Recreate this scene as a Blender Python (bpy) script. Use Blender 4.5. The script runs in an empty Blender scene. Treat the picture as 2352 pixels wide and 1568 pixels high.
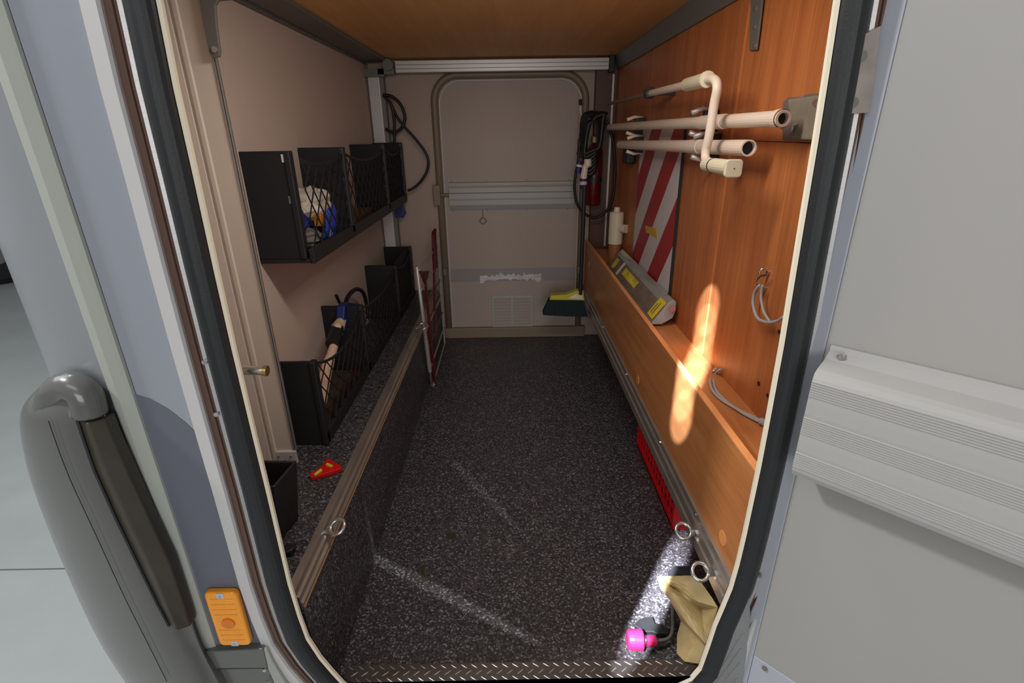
import bpy, bmesh, math, random
from math import sin, cos, pi, radians
from mathutils import Vector, Matrix
random.seed(7)
SC = bpy.context.scene
COL = SC.collection

# ------------------------------------------------------------------ camera
CAM = Vector((0.0, -0.80, 1.15))
F_PX, CX, CY = 1174.1, 1176.0, 784.0
def _rot():
    a, b, c = 0.38536, -0.002527, -0.015706
    Rx = Matrix(((1,0,0),(0,cos(a),-sin(a)),(0,sin(a),cos(a))))
    Ry = Matrix(((cos(b),0,sin(b)),(0,1,0),(-sin(b),0,cos(b))))
    Rz = Matrix(((cos(c),-sin(c),0),(sin(c),cos(c),0),(0,0,1)))
    return Rz @ Rx @ Ry
RM = _rot()
def w_of(v): return Vector((v[0], v[2], -v[1]))
right, down, fwd = w_of(RM[0]), w_of(RM[1]), w_of(RM[2])
cam_data = bpy.data.cameras.new('camera')
cam_data.sensor_width = 36.0
cam_data.lens = 36.0 * F_PX / 2352.0
cam_data.clip_start = 0.01
cam = bpy.data.objects.new('camera', cam_data)
cam.matrix_world = Matrix.Translation(CAM) @ Matrix((
    (right.x, -down.x, -fwd.x, 0), (right.y, -down.y, -fwd.y, 0), (right.z, -down.z, -fwd.z, 0), (0,0,0,1)))
COL.objects.link(cam)
SC.camera = cam
def ray(px, py):
    v = Vector(((px-CX)/F_PX, (py-CY)/F_PX, 1.0))
    return right*v.x + down*v.y + fwd*v.z
def atx(px, py, x): r = ray(px, py); return CAM + r*((x-CAM.x)/r.x)
def aty(px, py, y): r = ray(px, py); return CAM + r*((y-CAM.y)/r.y)
def atz(px, py, z): r = ray(px, py); return CAM + r*((z-CAM.z)/r.z)

# ------------------------------------------------------------------ world and lights
SC.view_settings.view_transform = 'Standard'
SC.view_settings.look = 'None'
SC.view_settings.gamma = 1.0
SC.view_settings.use_curve_mapping = False
SC.view_settings.exposure = 0.0
world = bpy.data.worlds.new('hall_daylight'); SC.world = world; world.use_nodes = True
bg = world.node_tree.nodes['Background']
bg.inputs[0].default_value = (0.93, 0.97, 1.0, 1); bg.inputs[1].default_value = 0.24
def light(name, kind, loc, target, energy, color=(1,1,1), **k):
    d = bpy.data.lights.new(name, kind); d.energy = energy; d.color = color
    for a, b in k.items(): setattr(d, a, b)
    o = bpy.data.objects.new(name, d); o.location = loc
    o.rotation_euler = (Vector(target)-Vector(loc)).to_track_quat('-Z', 'Y').to_euler()
    COL.objects.link(o); return o
# long ceiling panels of the exhibition hall, then two added fills that brighten the garage
light('hall_light', 'AREA', (-0.9, -3.0, 3.6), (-0.2, 0.6, 0.5), 24, (1, .98, .96), shape='RECTANGLE', size=2.6, size_y=1.2)
light('hall_light', 'AREA', (-3.6, 0.5, 3.6), (-1.6, 0.6, -0.5), 64, (.95, .98, 1), shape='RECTANGLE', size=2.2, size_y=3.0)
light('hall_light', 'AREA', (-2.34, -0.50, 3.35), (.5, -.15, .6), 84, (1, .985, .97), shape='RECTANGLE', size=0.25, size_y=0.25)
light('front_fill', 'AREA', (0.1, -4.6, 1.3), (0, 1, .9), 66, (1, .97, .94), shape='RECTANGLE', size=2.6, size_y=1.8)  # added fill facing the doorway, lifts the whole interior
light('garage_lamp', 'AREA', (0.0, 0.16, 1.465), (0, .75, 0), 5.0, (1, .93, .84), shape='RECTANGLE', size=0.5, size_y=0.08)  # added fill above the view, lifts the inner walls
# two narrow hall spotlights that shine in through the doorway
def slit_spot(loc, target, energy, angle, sx, blend, color, radius=0.008):
    o = light('hall_spotlight', 'SPOT', loc, target, energy, color, spot_size=angle, spot_blend=blend, shadow_soft_size=radius)
    o.scale = (sx, 1, 1)
    return o
for k in range(7):
    t = k/6
    slit_spot((-.376, -1.20, 1.62), (.56-.135*t, .575-.255*t, .675-.19*t), 900, radians(3.7), .50, 0.15, (.84, .95, 1.22))
    slit_spot((-.44, -1.15, 1.62), (.462-.165*t, .33-.25*t, 0), 760, radians(4.6), .40, 0.25, (.88, .9, 1))
# grazing light that comes past the edge of the open door
slit_spot((.42, -.142, 1.5), (-.19, .225, .05), 75, radians(25), 0.055, 0.6, (1, .96, .92), .004)
slit_spot((.42, -.142, 1.5), (-.10, .64, 0), 40, radians(17), 0.07, 0.8, (1, .96, .92), .004)

# ------------------------------------------------------------------ materials
def lin(c):
    return tuple(((x/255)/12.92 if x/255 <= .04045 else ((x/255+.055)/1.055)**2.4) for x in c) + (1,)
MATS = {}
def mat(name, rgb, rough=.5, metal=0., spec=.5, noise=None, bump=None, coat=0., trans=0., alpha=1.):
    """noise=(scale, amount, stretch xyz)   bump=(scale, strength)"""
    if name in MATS: return MATS[name]
    m = bpy.data.materials.new(name); m.use_nodes = True; nt = m.node_tree
    b = nt.nodes['Principled BSDF']
    c = lin(rgb)
    b.inputs['Base Color'].default_value = c
    b.inputs['Roughness'].default_value = rough
    b.inputs['Metallic'].default_value = metal
    b.inputs['Specular IOR Level'].default_value = spec
    b.inputs['Coat Weight'].default_value = coat
    b.inputs['Transmission Weight'].default_value = trans
    b.inputs['Alpha'].default_value = alpha
    tc = nt.nodes.new('ShaderNodeTexCoord')
    if noise:
        mp = nt.nodes.new('ShaderNodeMapping'); mp.inputs['Scale'].default_value = noise[2]
        n = nt.nodes.new('ShaderNodeTexNoise'); n.inputs['Scale'].default_value = noise[0]; n.inputs['Detail'].default_value = 6
        nt.links.new(tc.outputs['Object'], mp.inputs[0]); nt.links.new(mp.outputs[0], n.inputs['Vector'])
        r = nt.nodes.new('ShaderNodeValToRGB'); a = noise[1]
        r.color_ramp.elements[0].position = .3; r.color_ramp.elements[1].position = .7
        r.color_ramp.elements[0].color = tuple(x*(1-a) for x in c[:3])+(1,)
        r.color_ramp.elements[1].color = tuple(min(1, x*(1+a)) for x in c[:3])+(1,)
        nt.links.new(n.outputs['Fac'], r.inputs[0]); nt.links.new(r.outputs[0], b.inputs['Base Color'])
    if bump:
        n2 = nt.nodes.new('ShaderNodeTexNoise'); n2.inputs['Scale'].default_value = bump[0]; n2.inputs['Detail'].default_value = 4
        nt.links.new(tc.outputs['Object'], n2.inputs['Vector'])
        bp = nt.nodes.new('ShaderNodeBump'); bp.inputs['Strength'].default_value = bump[1]; bp.inputs['Distance'].default_value = .002
        nt.links.new(n2.outputs['Fac'], bp.inputs['Height']); nt.links.new(bp.outputs[0], b.inputs['Normal'])
    MATS[name] = m
    return m
def wood_mat(name, base, dark, axis, rough=.42):
    m = bpy.data.materials.new(name); m.use_nodes = True; nt = m.node_tree; b = nt.nodes['Principled BSDF']
    tc = nt.nodes.new('ShaderNodeTexCoord')
    mp = nt.nodes.new('ShaderNodeMapping'); sc = [14, 14, 14]; sc[axis] = .9; mp.inputs['Scale'].default_value = sc
    n = nt.nodes.new('ShaderNodeTexNoise'); n.inputs['Scale'].default_value = 1.6; n.inputs['Detail'].default_value = 8; n.inputs['Roughness'].default_value = .6
    mp2 = nt.nodes.new('ShaderNodeMapping'); sc2 = [240, 240, 240]; sc2[axis] = 7; mp2.inputs['Scale'].default_value = sc2
    n2 = nt.nodes.new('ShaderNodeTexNoise'); n2.inputs['Scale'].default_value = 1.0; n2.inputs['Detail'].default_value = 3
    L = nt.links.new
    L(tc.outputs['Object'], mp.inputs[0]); L(mp.outputs[0], n.inputs['Vector']); L(tc.outputs['Object'], mp2.inputs[0]); L(mp2.outputs[0], n2.inputs['Vector'])
    mx = nt.nodes.new('ShaderNodeMath'); mx.operation = 'MULTIPLY_ADD'; mx.inputs[1].default_value = .35
    L(n2.outputs['Fac'], mx.inputs[0]); 
    mm = nt.nodes.new('ShaderNodeMath'); mm.operation = 'MULTIPLY'; mm.inputs[1].default_value = .75
    L(n.outputs['Fac'], mm.inputs[0]); L(mm.outputs[0], mx.inputs[2])
    r = nt.nodes.new('ShaderNodeValToRGB'); r.color_ramp.elements[0].position = .35; r.color_ramp.elements[1].position = .72
    r.color_ramp.elements[0].color = lin(dark); r.color_ramp.elements[1].color = lin(base)
    L(mx.outputs[0], r.inputs[0]); L(r.outputs[0], b.inputs['Base Color']); b.inputs['Roughness'].default_value = rough
    return m
def speckle_mat(name):
    m = bpy.data.materials.new(name); m.use_nodes = True; nt = m.node_tree; b = nt.nodes['Principled BSDF']; L = nt.links.new
    tc = nt.nodes.new('ShaderNodeTexCoord')
    v = nt.nodes.new('ShaderNodeTexVoronoi'); v.inputs['Scale'].default_value = 260
    nz = nt.nodes.new('ShaderNodeTexNoise'); nz.inputs['Scale'].default_value = 120
    add = nt.nodes.new('ShaderNodeVectorMath'); add.operation = 'MULTIPLY_ADD'; add.inputs[1].default_value = (.004,)*3
    L(nz.outputs['Color'], add.inputs[0]); L(tc.outputs['Object'], add.inputs[2]); L(add.outputs[0], v.inputs['Vector'])
    sp = nt.nodes.new('ShaderNodeSeparateColor'); L(v.outputs['Color'], sp.inputs[0])
    r = nt.nodes.new('ShaderNodeValToRGB'); e = r.color_ramp.elements; r.color_ramp.interpolation = 'LINEAR'
    e[0].position = 0; e[0].color = lin((38, 37, 39)); e[1].position = 1; e[1].color = lin((140, 138, 142))
    for p, c in ((.35, (56, 54, 56)), (.62, (68, 66, 68)), (.86, (90, 88, 92))):
        x = e.new(p); x.color = lin(c)
    L(sp.outputs[0], r.inputs[0]); L(r.outputs[0], b.inputs['Base Color'])
    b.inputs['Roughness'].default_value = .42
    bp = nt.nodes.new('ShaderNodeBump'); bp.inputs['Strength'].default_value = .15; bp.inputs['Distance'].default_value = .001
    L(sp.outputs[1], bp.inputs['Height']); L(bp.outputs[0], b.inputs['Normal'])
    return m
M_floor = speckle_mat('speckled_vinyl')
M_wood = wood_mat('cherry_wood_upright', (202, 124, 70), (160, 88, 46), 2)
M_woodh = wood_mat('cherry_wood_lengthwise', (204, 136, 80), (168, 102, 56), 1)
M_edge = mat('cherry_edge', (236, 160, 100), .4, noise=(6, .15, (1, 1, 1)))
M_ply = wood_mat('bed_plywood', (226, 176, 114), (206, 154, 92), 1, .6)
M_fabric = mat('wall_fabric', (206, 190, 180), .9, noise=(220, .06, (1, 1, 1)), bump=(900, .25))
M_back = mat('back_wall_laminate', (172, 154, 142), .7, noise=(160, .05, (1, 1, 1)), bump=(600, .15))
M_backdoor = mat('back_door_laminate', (166, 152, 144), .62, noise=(160, .05, (1, 1, 1)), bump=(600, .12))
M_taupe = mat('taupe_plastic', (128, 112, 94), .5)
M_alu = mat('aluminium', (176, 176, 176), .45, .8, noise=(14, .08, (1, 1, 40)))
M_aluw = mat('white_aluminium', (206, 204, 204), .4, .25)
M_dalu = mat('dull_aluminium', (178, 168, 160), .36, .75, noise=(30, .14, (1, .3, 1)))
M_grey = mat('grey_painted_metal', (118, 116, 112), .5, .3)
M_black = mat('black_plastic', (30, 31, 33), .5)
M_blackm = mat('black_felt_board', (24, 25, 27), .8)
M_rub = mat('black_rubber', (26, 28, 31), .48, bump=(300, .1))
M_cream = mat('cream_edge_tape', (228, 218, 196), .6)
M_post = mat('white_painted_profile', (212, 200, 188), .55)
M_skin = mat('silver_blue_paint', (154, 158, 168), .28, .15, coat=.3, bump=(40, .06))
M_decal = mat('slate_decal', (98, 102, 114), .42)
M_strip = mat('corner_strip', (164, 166, 160), .5)
M_white = mat('white_door_laminate', (154, 152, 149), .5)
M_whiteb = mat('pale_blue_door_edge', (166, 170, 179), .45)
M_whitep = mat('white_ribbed_plastic', (162, 161, 159), .45)
M_hous = mat('grey_bumper_plastic', (94, 94, 92), .25, coat=.4)
M_lens = mat('smoked_lamp_lens', (60, 55, 46), .4, noise=(14, .15, (1, 1, 1)))
M_orange = mat('amber_lens', (255, 158, 12), .25, coat=.5, noise=(60, .08, (1, 1, .2)))
M_orange2 = mat('amber_lens_dark', (224, 120, 10), .3)
M_chrome = mat('chrome', (215, 215, 215), .15, 1.)
M_zinc = mat('zinc_plated_steel', (200, 200, 198), .22, .9)
M_brass = mat('brass', (170, 140, 90), .3, .8)
M_pipe = mat('white_pvc_pipe', (226, 208, 192), .4)
M_pipec = mat('cream_pvc_fitting', (214, 204, 178), .45)
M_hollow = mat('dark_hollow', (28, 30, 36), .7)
M_red = mat('red_plastic', (206, 22, 22), .35)
M_redc = mat('bright_red_crate', (225, 20, 26), .4)
M_yel = mat('yellow_print', (228, 206, 40), .5)
M_label = mat('yellow_label', (216, 200, 62), .5, noise=(60, .3, (1, .25, 1)))
M_pink = mat('pink_vinyl_cap', (196, 40, 92), .3)
M_khaki = mat('khaki_leather', (176, 156, 110), .55, noise=(18, .2, (1, 1, 1)), bump=(90, .3))
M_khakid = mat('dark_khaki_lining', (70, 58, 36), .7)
M_blue = mat('blue_plastic', (34, 62, 172), .45, noise=(30, .2, (1, 1, 1)))
M_dblue = mat('dark_blue_plastic', (32, 40, 110), .5)
M_bag = mat('white_film', (226, 218, 206), .5, noise=(20, .12, (1, 1, 1)))
M_gbag = mat('grey_film', (128, 122, 122), .4)
M_cable = mat('black_cable', (20, 20, 21), .5)
M_cord = mat('grey_elastic_cord', (172, 168, 170), .7)
M_ext = mat('extinguisher_red', (92, 12, 14), .3)
M_ldr = mat('grey_rack_tube', (178, 170, 168), .4, .4)
M_ldrred = mat('dark_red_rack_strip', (84, 16, 26), .6)
M_ldrgold = mat('brown_rack_strut', (112, 92, 62), .5, .3)
M_green = mat('dark_green_bristles', (16, 34, 38), .85, noise=(200, .4, (1, 1, .05)))
M_gfloor = mat('hall_floor', (164, 169, 168), .5, noise=(3, .05, (1, 1, 1)))
M_joint = mat('dark_joint', (80, 84, 84), .8)
M_tire = mat('tyre_rubber', (24, 26, 27), .7)
M_cheek = mat('grey_cast_metal', (140, 142, 144), .5, .2, noise=(30, .08, (1, 1, .2)))
M_brown = mat('dark_brown_wood', (84, 54, 38), .5)
M_brownb = mat('brown_anodised', (110, 86, 76), .35, .5)
M_plate = mat('tread_plate', (104, 98, 94), .3, .7)
M_tag = mat('weathered_tape', (128, 118, 104), .6, noise=(30, .15, (1, 1, 1)))
M_stain = mat('floor_stain', (52, 46, 36), .6)
M_lvl = mat('vial_green', (196, 200, 70), .3)
M_clear = mat('clear_plastic', (190, 186, 182), .15, 0, trans=.0, alpha=.42)
M_ragged = mat('scuffed_tape', (196, 194, 196), .45, noise=(30, .25, (.4, 1, 3)))
M_bluet = mat('pale_blue_tape', (140, 136, 138), .5)
M_box = mat('cardboard_print', (120, 106, 92), .6, noise=(40, .25, (1, .3, 1)))
M_broomy = mat('yellow_broom_label', (196, 186, 60), .5)

# ------------------------------------------------------------------ mesh helpers
def finish(name, bm, m, parent=None, smooth=False, bevel=0., seg=2, recalc=True):
    if recalc: bmesh.ops.recalc_face_normals(bm, faces=bm.faces)
    me = bpy.data.meshes.new(name); bm.to_mesh(me); bm.free()
    for mm in (m if isinstance(m, (list, tuple)) else [m]): me.materials.append(mm)
    o = bpy.data.objects.new(name, me); COL.objects.link(o)
    if smooth:
        for p in me.polygons: p.use_smooth = True
    if bevel:
        b = o.modifiers.new('bevel', 'BEVEL'); b.width = bevel; b.segments = seg; b.limit_method = 'ANGLE'; b.angle_limit = radians(40)
    if parent:
        o.parent = parent
        o.matrix_parent_inverse = Matrix.Translation(-parent.location) if parent.type == 'EMPTY' and parent.location.length else Matrix()
    return o
def B(): return bmesh.new()
def box(bm, a, b, mtx=None):
    a = Vector(a); b = Vector(b); c = (a+b)/2; s = b-a
    t = Matrix.Translation(c) @ Matrix.Diagonal((abs(s.x), abs(s.y), abs(s.z), 1))
    bmesh.ops.create_cube(bm, size=1, matrix=(mtx @ t) if mtx else t)
    return bm
def tube(bm, pts, r, n=10, closed=False, cap=True):
    pts = [Vector(p) for p in pts]; N = len(pts)
    rad = r if isinstance(r, (list, tuple)) else [r]*N
    rings = []; up = None
    for i, p in enumerate(pts):
        a = pts[i-1] if (i or closed) else p; b = pts[(i+1) % N] if (i < N-1 or closed) else p
        t = (b-a).normalized()
        if up is None:
            up = Vector((0,0,1)) if abs(t.z) < .9 else Vector((1,0,0))
        s = t.cross(up).normalized(); u = s.cross(t).normalized(); up = u
        rings.append([bm.verts.new(p + (s*cos(2*pi*k/n)+u*sin(2*pi*k/n))*rad[i]) for k in range(n)])
    for i in range(N if closed else N-1):
        A, C = rings[i], rings[(i+1) % N]
        for k in range(n): bm.faces.new((A[k], A[(k+1) % n], C[(k+1) % n], C[k]))
    if cap and not closed:
        bm.faces.new(rings[0]); bm.faces.new(rings[-1])
    return bm
def hollow(bm, p0, p1, r, ri, n=20):
    """pipe with an open end at p0"""
    p0, p1 = Vector(p0), Vector(p1); t = (p1-p0).normalized(); s = t.cross(Vector((0,0,1))).normalized(); u = s.cross(t)
    def ring(p, q): return [bm.verts.new(p+(s*cos(2*pi*k/n)+u*sin(2*pi*k/n))*q) for k in range(n)]
    a, b, c, d = ring(p1, r), ring(p0, r), ring(p0, ri), ring(p0+t*.25, ri)
    for A, C in ((a, b), (b, c), (c, d)):
        for k in range(n): bm.faces.new((A[k], A[(k+1) % n], C[(k+1) % n], C[k]))
    bm.faces.new(a); bm.faces.new(d)
def smoothpath(pts, sub=8, closed=False):
    pts = [Vector(p) for p in pts]; out = []; N = len(pts)
    for i in range(N if closed else N-1):
        if closed: p0, p1, p2, p3 = pts[i-1], pts[i], pts[(i+1) % N], pts[(i+2) % N]
        else: p0, p1, p2, p3 = pts[max(i-1, 0)], pts[i], pts[i+1], pts[min(i+2, N-1)]
        for k in range(sub):
            t = k/sub
            out.append(.5*((2*p1)+(-p0+p2)*t+(2*p0-5*p1+4*p2-p3)*t*t+(-p0+3*p1-3*p2+p3)*t**3))
    if not closed: out.append(pts[-1])
    return out
def cyl(bm, a, b, r, n=16, r2=None):
    return tube(bm, [a, b], [r, r if r2 is None else r2], n)
def torus(bm, c, nrm, R, r, n=24, m=10):
    c = Vector(c); nrm = Vector(nrm).normalized(); s = nrm.orthogonal().normalized(); u = nrm.cross(s)
    tube(bm, [c+(s*cos(2*pi*k/n)+u*sin(2*pi*k/n))*R for k in range(n)], r, m, closed=True)
def prism(bm, poly, vec):
    vec = Vector(vec); a = [bm.verts.new(Vector(p)) for p in poly]; b = [bm.verts.new(Vector(p)+vec) for p in poly]; n = len(a)
    bm.faces.new(a); bm.faces.new(b[::-1])
    for i in range(n): bm.faces.new((a[i], a[(i+1) % n], b[(i+1) % n], b[i]))
    return bm
def sweepprof(bm, prof, axis_a, axis_b, mapf):
    """prof: list of 2D points (open), extruded from t=axis_a to t=axis_b with mapf(u,v,t)"""
    A = [bm.verts.new(mapf(u, v, axis_a)) for u, v in prof]; C = [bm.verts.new(mapf(u, v, axis_b)) for u, v in prof]; n = len(A)
    for i in range(n): bm.faces.new((A[i], A[(i+1) % n], C[(i+1) % n], C[i]))
    bm.faces.new(A); bm.faces.new(C[::-1])
def thing(name, label, cat, loc=(0,0,0), group=None):
    o = bpy.data.objects.new(name, None); COL.objects.link(o); o.location = loc; o.empty_display_size = .03
    o['label'] = label; o['category'] = cat
    if group: o['group'] = group
    return o
def tag(o, label, cat, group=None):
    o['label'] = label; o['category'] = cat
    if group: o['group'] = group
    return o
def struct(o, label=None):
    o['kind'] = 'structure'
    if label: o['label'] = label
    o['category'] = o.name.split('.')[0].split('_')[0]
    return o
def sempty(name, label, loc=(0,0,0)):
    o = bpy.data.objects.new(name, None); COL.objects.link(o); o.location = loc; o.empty_display_size = .05
    return struct(o, label)
def stuff(o): o['kind'] = 'stuff'; return o

XL, XR, YB = -.70, .56, 2.13
FY = -.07          # plane of the outer door wall; wall and door numbers scaled about the camera
FI = FY+.015       # where the interior begins
ZC = 1.50
ZP = .30
# ------------------------------------------------------------------ SETTING
fl = finish('floor', box(B(), (-.41, -.024, -.03), (.575, YB, 0)), M_floor); struct(fl, 'dark speckled vinyl floor of the garage')
finish('floor_plug', cyl(B(), (-.194, .443, 0), (-.194, .443, .0012), .014, 20), M_stain, fl)
finish('floor_plug', prism(B(), [(-.258, .26, 0), (-.247, .27, 0), (-.262, .33, 0), (-.27, .325, 0)], (0, 0, .0008)), M_stain, fl)
wl = finish('wall_left', box(B(), (-.715, -.045, ZP-.02), (XL, YB, 1.62)), M_fabric); struct(wl, 'pinkish beige fabric wall')
wb = finish('wall_back', box(B(), (-.73, YB, -.03), (.60, YB+.03, 1.62)), M_back); struct(wb, 'beige back wall around the far door')
# right wood wall in panels
wr = sempty('wall_right', 'cherry wood wall of the garage', (XR, 0, 0))
def wpanel(y0, y1, z0, z1, m=M_wood, x=XR): 
    return finish('panel', box(B(), (x, y0, z0), (x+.02, y1, z1)), m, wr, bevel=.0015)
wpanel(FI, .5995, .0, 1.1265); wpanel(FI, .5995, 1.1275, 1.62); wpanel(.6005, YB, .0, 1.62)
finish('backing', box(B(), (XR+.018, FI, 0), (XR+.03, YB, 1.62)), M_wood, wr)
# raised moulding at the panel joint, tapering backwards
finish('cover_strip', prism(B(), [(XR, .563, .546), (XR-.003, .568, .546), (XR-.003, .590, .546), (XR, .600, .546)], (0, .0, .95)), M_wood, wr)
ce = sempty('ceiling', 'plywood underside of the bed platform')
finish('board', box(B(), (-.60, FI, ZC), (.545, 2.08, ZC+.015)), M_ply, ce)
sweep = B(); box(sweep, (-.70, FI, 1.488), (-.585, 2.06, 1.53)); box(sweep, (-.70, FI, 1.478), (-.688, 2.06, 1.49))
finish('side_rail', sweep, M_grey, ce, bevel=.003)
sweep = B(); prism(sweep, [(.534, FI, 1.497), (.552, FI, 1.440), (.5595, FI, 1.440), (.5595, FI, 1.54), (.534, FI, 1.54)], (0, 2.13, 0))
finish('side_rail', sweep, M_grey, ce)
# roof and outer box
struct(finish('ceiling_roof', box(B(), (-.8, FY+.001, 1.62), (1.6, 2.2, 1.65)), M_fabric), 'structure above the garage')
# hall floor
hf = sempty('floor_hall', 'pale grey floor of the hall')
GZ = -.5
for i, (x0, x1) in enumerate(((-11, -6.01), (-6.0, .5), (.51, 5.0))):
    for (y0, y1) in ((-4, .83), (.838, 5.0), (5.008, 9)):
        finish('tile', box(B(), (x0-1.0, y0, GZ-.05), (x1-1.0, y1, GZ)), M_gfloor, hf)
finish('joint_bed', box(B(), (-12, -4, GZ-.06), (4, 9, GZ-.008)), M_joint, hf)

# ---- outer skin with opening
OUT = [(-.410, 1.390), (-.413, 1.30), (-.417, 1.21), (-.4185, 1.10), (-.421, .978), (-.4225, .85), (-.4225, .70), (-.422, .576), (-.4225, .48), (-.423, .373), (-.419, .289), (-.413, .225), (-.396, .168), (-.378, .126), (-.360, .088), (-.335, .068),
       (.340, .068), (.365, .085), (.380, .116), (.389, .190), (.394, .240), (.402, .285), (.411, .340), (.415, .400), (.417, .469), (.4185, .616), (.4175, .73), (.416, .842), (.411, .997), (.407, 1.134), (.404, 1.21), (.400, 1.295), (.397, 1.390)]
TOP = [(.36, 1.44), (.28, 1.46), (-.28, 1.46), (-.37, 1.44)]
OUT = OUT + TOP
def resample(loop):
    return loop
def offs(loop, d):
    n = len(loop); out = []
    for i in range(n):
        p0, p1, p2 = loop[i-1], loop[i], loop[(i+1) % n]
        e1 = Vector((p1[0]-p0[0], p1[1]-p0[1])).normalized(); e2 = Vector((p2[0]-p1[0], p2[1]-p1[1])).normalized()
        n1 = Vector((-e1.y, e1.x)); n2 = Vector((-e2.y, e2.x)); nn = (n1+n2).normalized()
        k = 1/max(.5, nn.dot(n1))
        q = Vector(p1) - nn*d*k
        out.append((q.x, q.y))
    return out
def ring_strip(bm, prof, loop=OUT, closed_prof=True, mask=None):
    """prof: list of (offset outward, y)"""
    cols = [[(x, FY+y, z) for (x, z) in offs(loop, d*.92)] for d, y in prof]
    V = [[bm.verts.new(p) for p in c] for c in cols]; n = len(loop); m = len(V)
    for j in range(m if closed_prof else m-1):
        for i in range(n):
            bm.faces.new((V[j][i], V[j][(i+1) % n], V[(j+1) % m][(i+1) % n], V[(j+1) % m][i]))
    return bm
# lower-left sanity: offset direction is outward because the loop runs clockwise seen from the front
tr = sempty('trim_1', 'weather seal and aluminium frame around the doorway')
finish('cream_edge', ring_strip(B(), [(0, .001), (0, -.005), (.005, -.007), (.007, .001)]), M_cream, tr)
prof = [(.006, .010), (.006, -.006)] + [(.0245+.0185*-cos(pi*k/8), -.008-.014*sin(pi*k/8)) for k in range(9)] + [(.043, .010)]
finish('rubber_seal', ring_strip(B(), prof), M_rub, tr, smooth=False)
finish('alu_bead', ring_strip(B(), [(.043, .01), (.043, -.004), (.047, -.010), (.051, -.004), (.053, -.002), (.058, -.004), (.058, .01)]), M_alu, tr)
finish('brown_channel', ring_strip(B(), [(.058, .01), (.058, -.001), (.064, -.001), (.065, -.004), (.067, -.004), (.068, -.001), (.078, -.001), (.078, .01)]), M_brownb, tr)
finish('frame_profile', ring_strip(B(), [(.078, .01), (.078, -.006), (.081, -.010), (.104, -.008), (.106, -.002), (.106, .01)]), M_aluw, tr)
# screw heads on the frame
for (x, z) in ((-.473, .831), (-.476, .739)):
    finish('screw', cyl(B(), (x, FY-.004, z), (x, FY-.009, z), .004, 12), M_chrome, tr)

wf = sempty('wall_front', 'silver blue body side of the motorhome')
def fill_with_hole(outer, hole, y):
    bm = B(); vo = [bm.verts.new((x, y, z)) for x, z in outer]; vh = [bm.verts.new((x, y, z)) for x, z in hole]
    es = [bm.edges.new((v[i], v[(i+1) % len(v)])) for v in (vo, vh) for i in range(len(v))]
    bmesh.ops.triangle_fill(bm, use_beauty=True, edges=es)
    return bm
hole = offs(OUT, .092)
bm = fill_with_hole([(-.602, .046), (1.6, .046), (1.6, 1.72), (-.602, 1.72)], hole, FY-.002)
finish('body_panel', bm, M_skin, wf)
bm = fill_with_hole([(-.705, -.03), (.60, -.03), (.60, 1.62), (-.705, 1.62)], offs(OUT, .010), FY+.014)
finish('inner_skin', bm, M_post, wf)
# rounded rear corner
R = .173; cxn = -.652
secs = [(-.598, FY-.002), (-.607, FY-.002)] + [(cxn-R*sin(a), FY+R-R*cos(a)) for a in [k*pi/2/14 for k in range(15)]] + [(cxn-R, 2.2)]
bm = B(); prism_pts = secs
A = [bm.verts.new((x, y, .192)) for x, y in secs]; C2 = [bm.verts.new((x, y, 1.9)) for x, y in secs]
for i in range(len(A)-1): bm.faces.new((A[i], A[i+1], C2[i+1], C2[i]))
finish('rounded_corner', bm, mat('corner_paint', (146, 150, 155), .28, .15, coat=.3), wf, smooth=True)
# vertical corner strip, slightly domed
bm = B(); sweepprof(bm, [(-.5985, -.001), (-.600, -.007), (-.606, -.009), (-.620, -.0115), (-.633, -.009), (-.638, -.004), (-.638, .0)], .190, 1.7, lambda u, v, t: Vector((u, FY+v, t)))
finish('corner_strip', bm, M_strip, wf)
# slate decal: curved upper edge
top = [aty(310, 905, FY-.002), aty(345, 915, FY-.002), aty(385, 937, FY-.002), aty(425, 968, FY-.002), aty(460, 1002, FY-.002), aty(487, 1030, FY-.002)]
pts = [(-.5995, top[0].z)] + [(p.x, p.z) for p in top[1:]]
low = [(x, z) for x, z in offs(OUT, .094) if x < -.45 and z < pts[-1][1]]
poly = pts + sorted([q for q in low if q[1] > .21], key=lambda q: -q[1]) + [(-.505, .205), (-.488, .190), (-.5995, .190)]
bm = B(); prism(bm, [(x, FY-.0022, z) for x, z in poly], (0, -.0010, 0))
finish('decal', bm, M_decal, wf)
# lower skirt and lip under the panel
sk = [aty(a, b, FY-.018) for a, b in ((462, 1497), (604, 1490), (615, 1534), (478, 1536))]
finish('skirt_rail', prism(B(), sk, (0, .018, 0)), M_hous, wf, bevel=.002)
sk = [aty(a, b, FY-.012) for a, b in ((474, 1537), (616, 1535), (640, 1600), (650, 1700), (470, 1700), (480, 1600))]
finish('skirt_panel', prism(B(), sk, (0, .011, 0)), M_hous, wf)
finish('lower_side', box(B(), (-.60, FY-.006, -.2), (1.6, FY-.001, .046)), M_hous, wf)
for (x, z) in ((-.507, .157), (-.507, .119)):
    finish('screw', cyl(B(), (x, FY-.018, z), (x, FY-.022, z), .0035, 12), M_chrome, wf)
st_ = [aty(a, b, FY-.016) for a, b in ((603, 1490), (612, 1488), (626, 1520), (650, 1560), (690, 1620), (660, 1640), (628, 1568), (612, 1530))]
finish('sill_trim', prism(B(), st_, (0, .014, 0)), M_strip, wf, bevel=.003)
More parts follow.
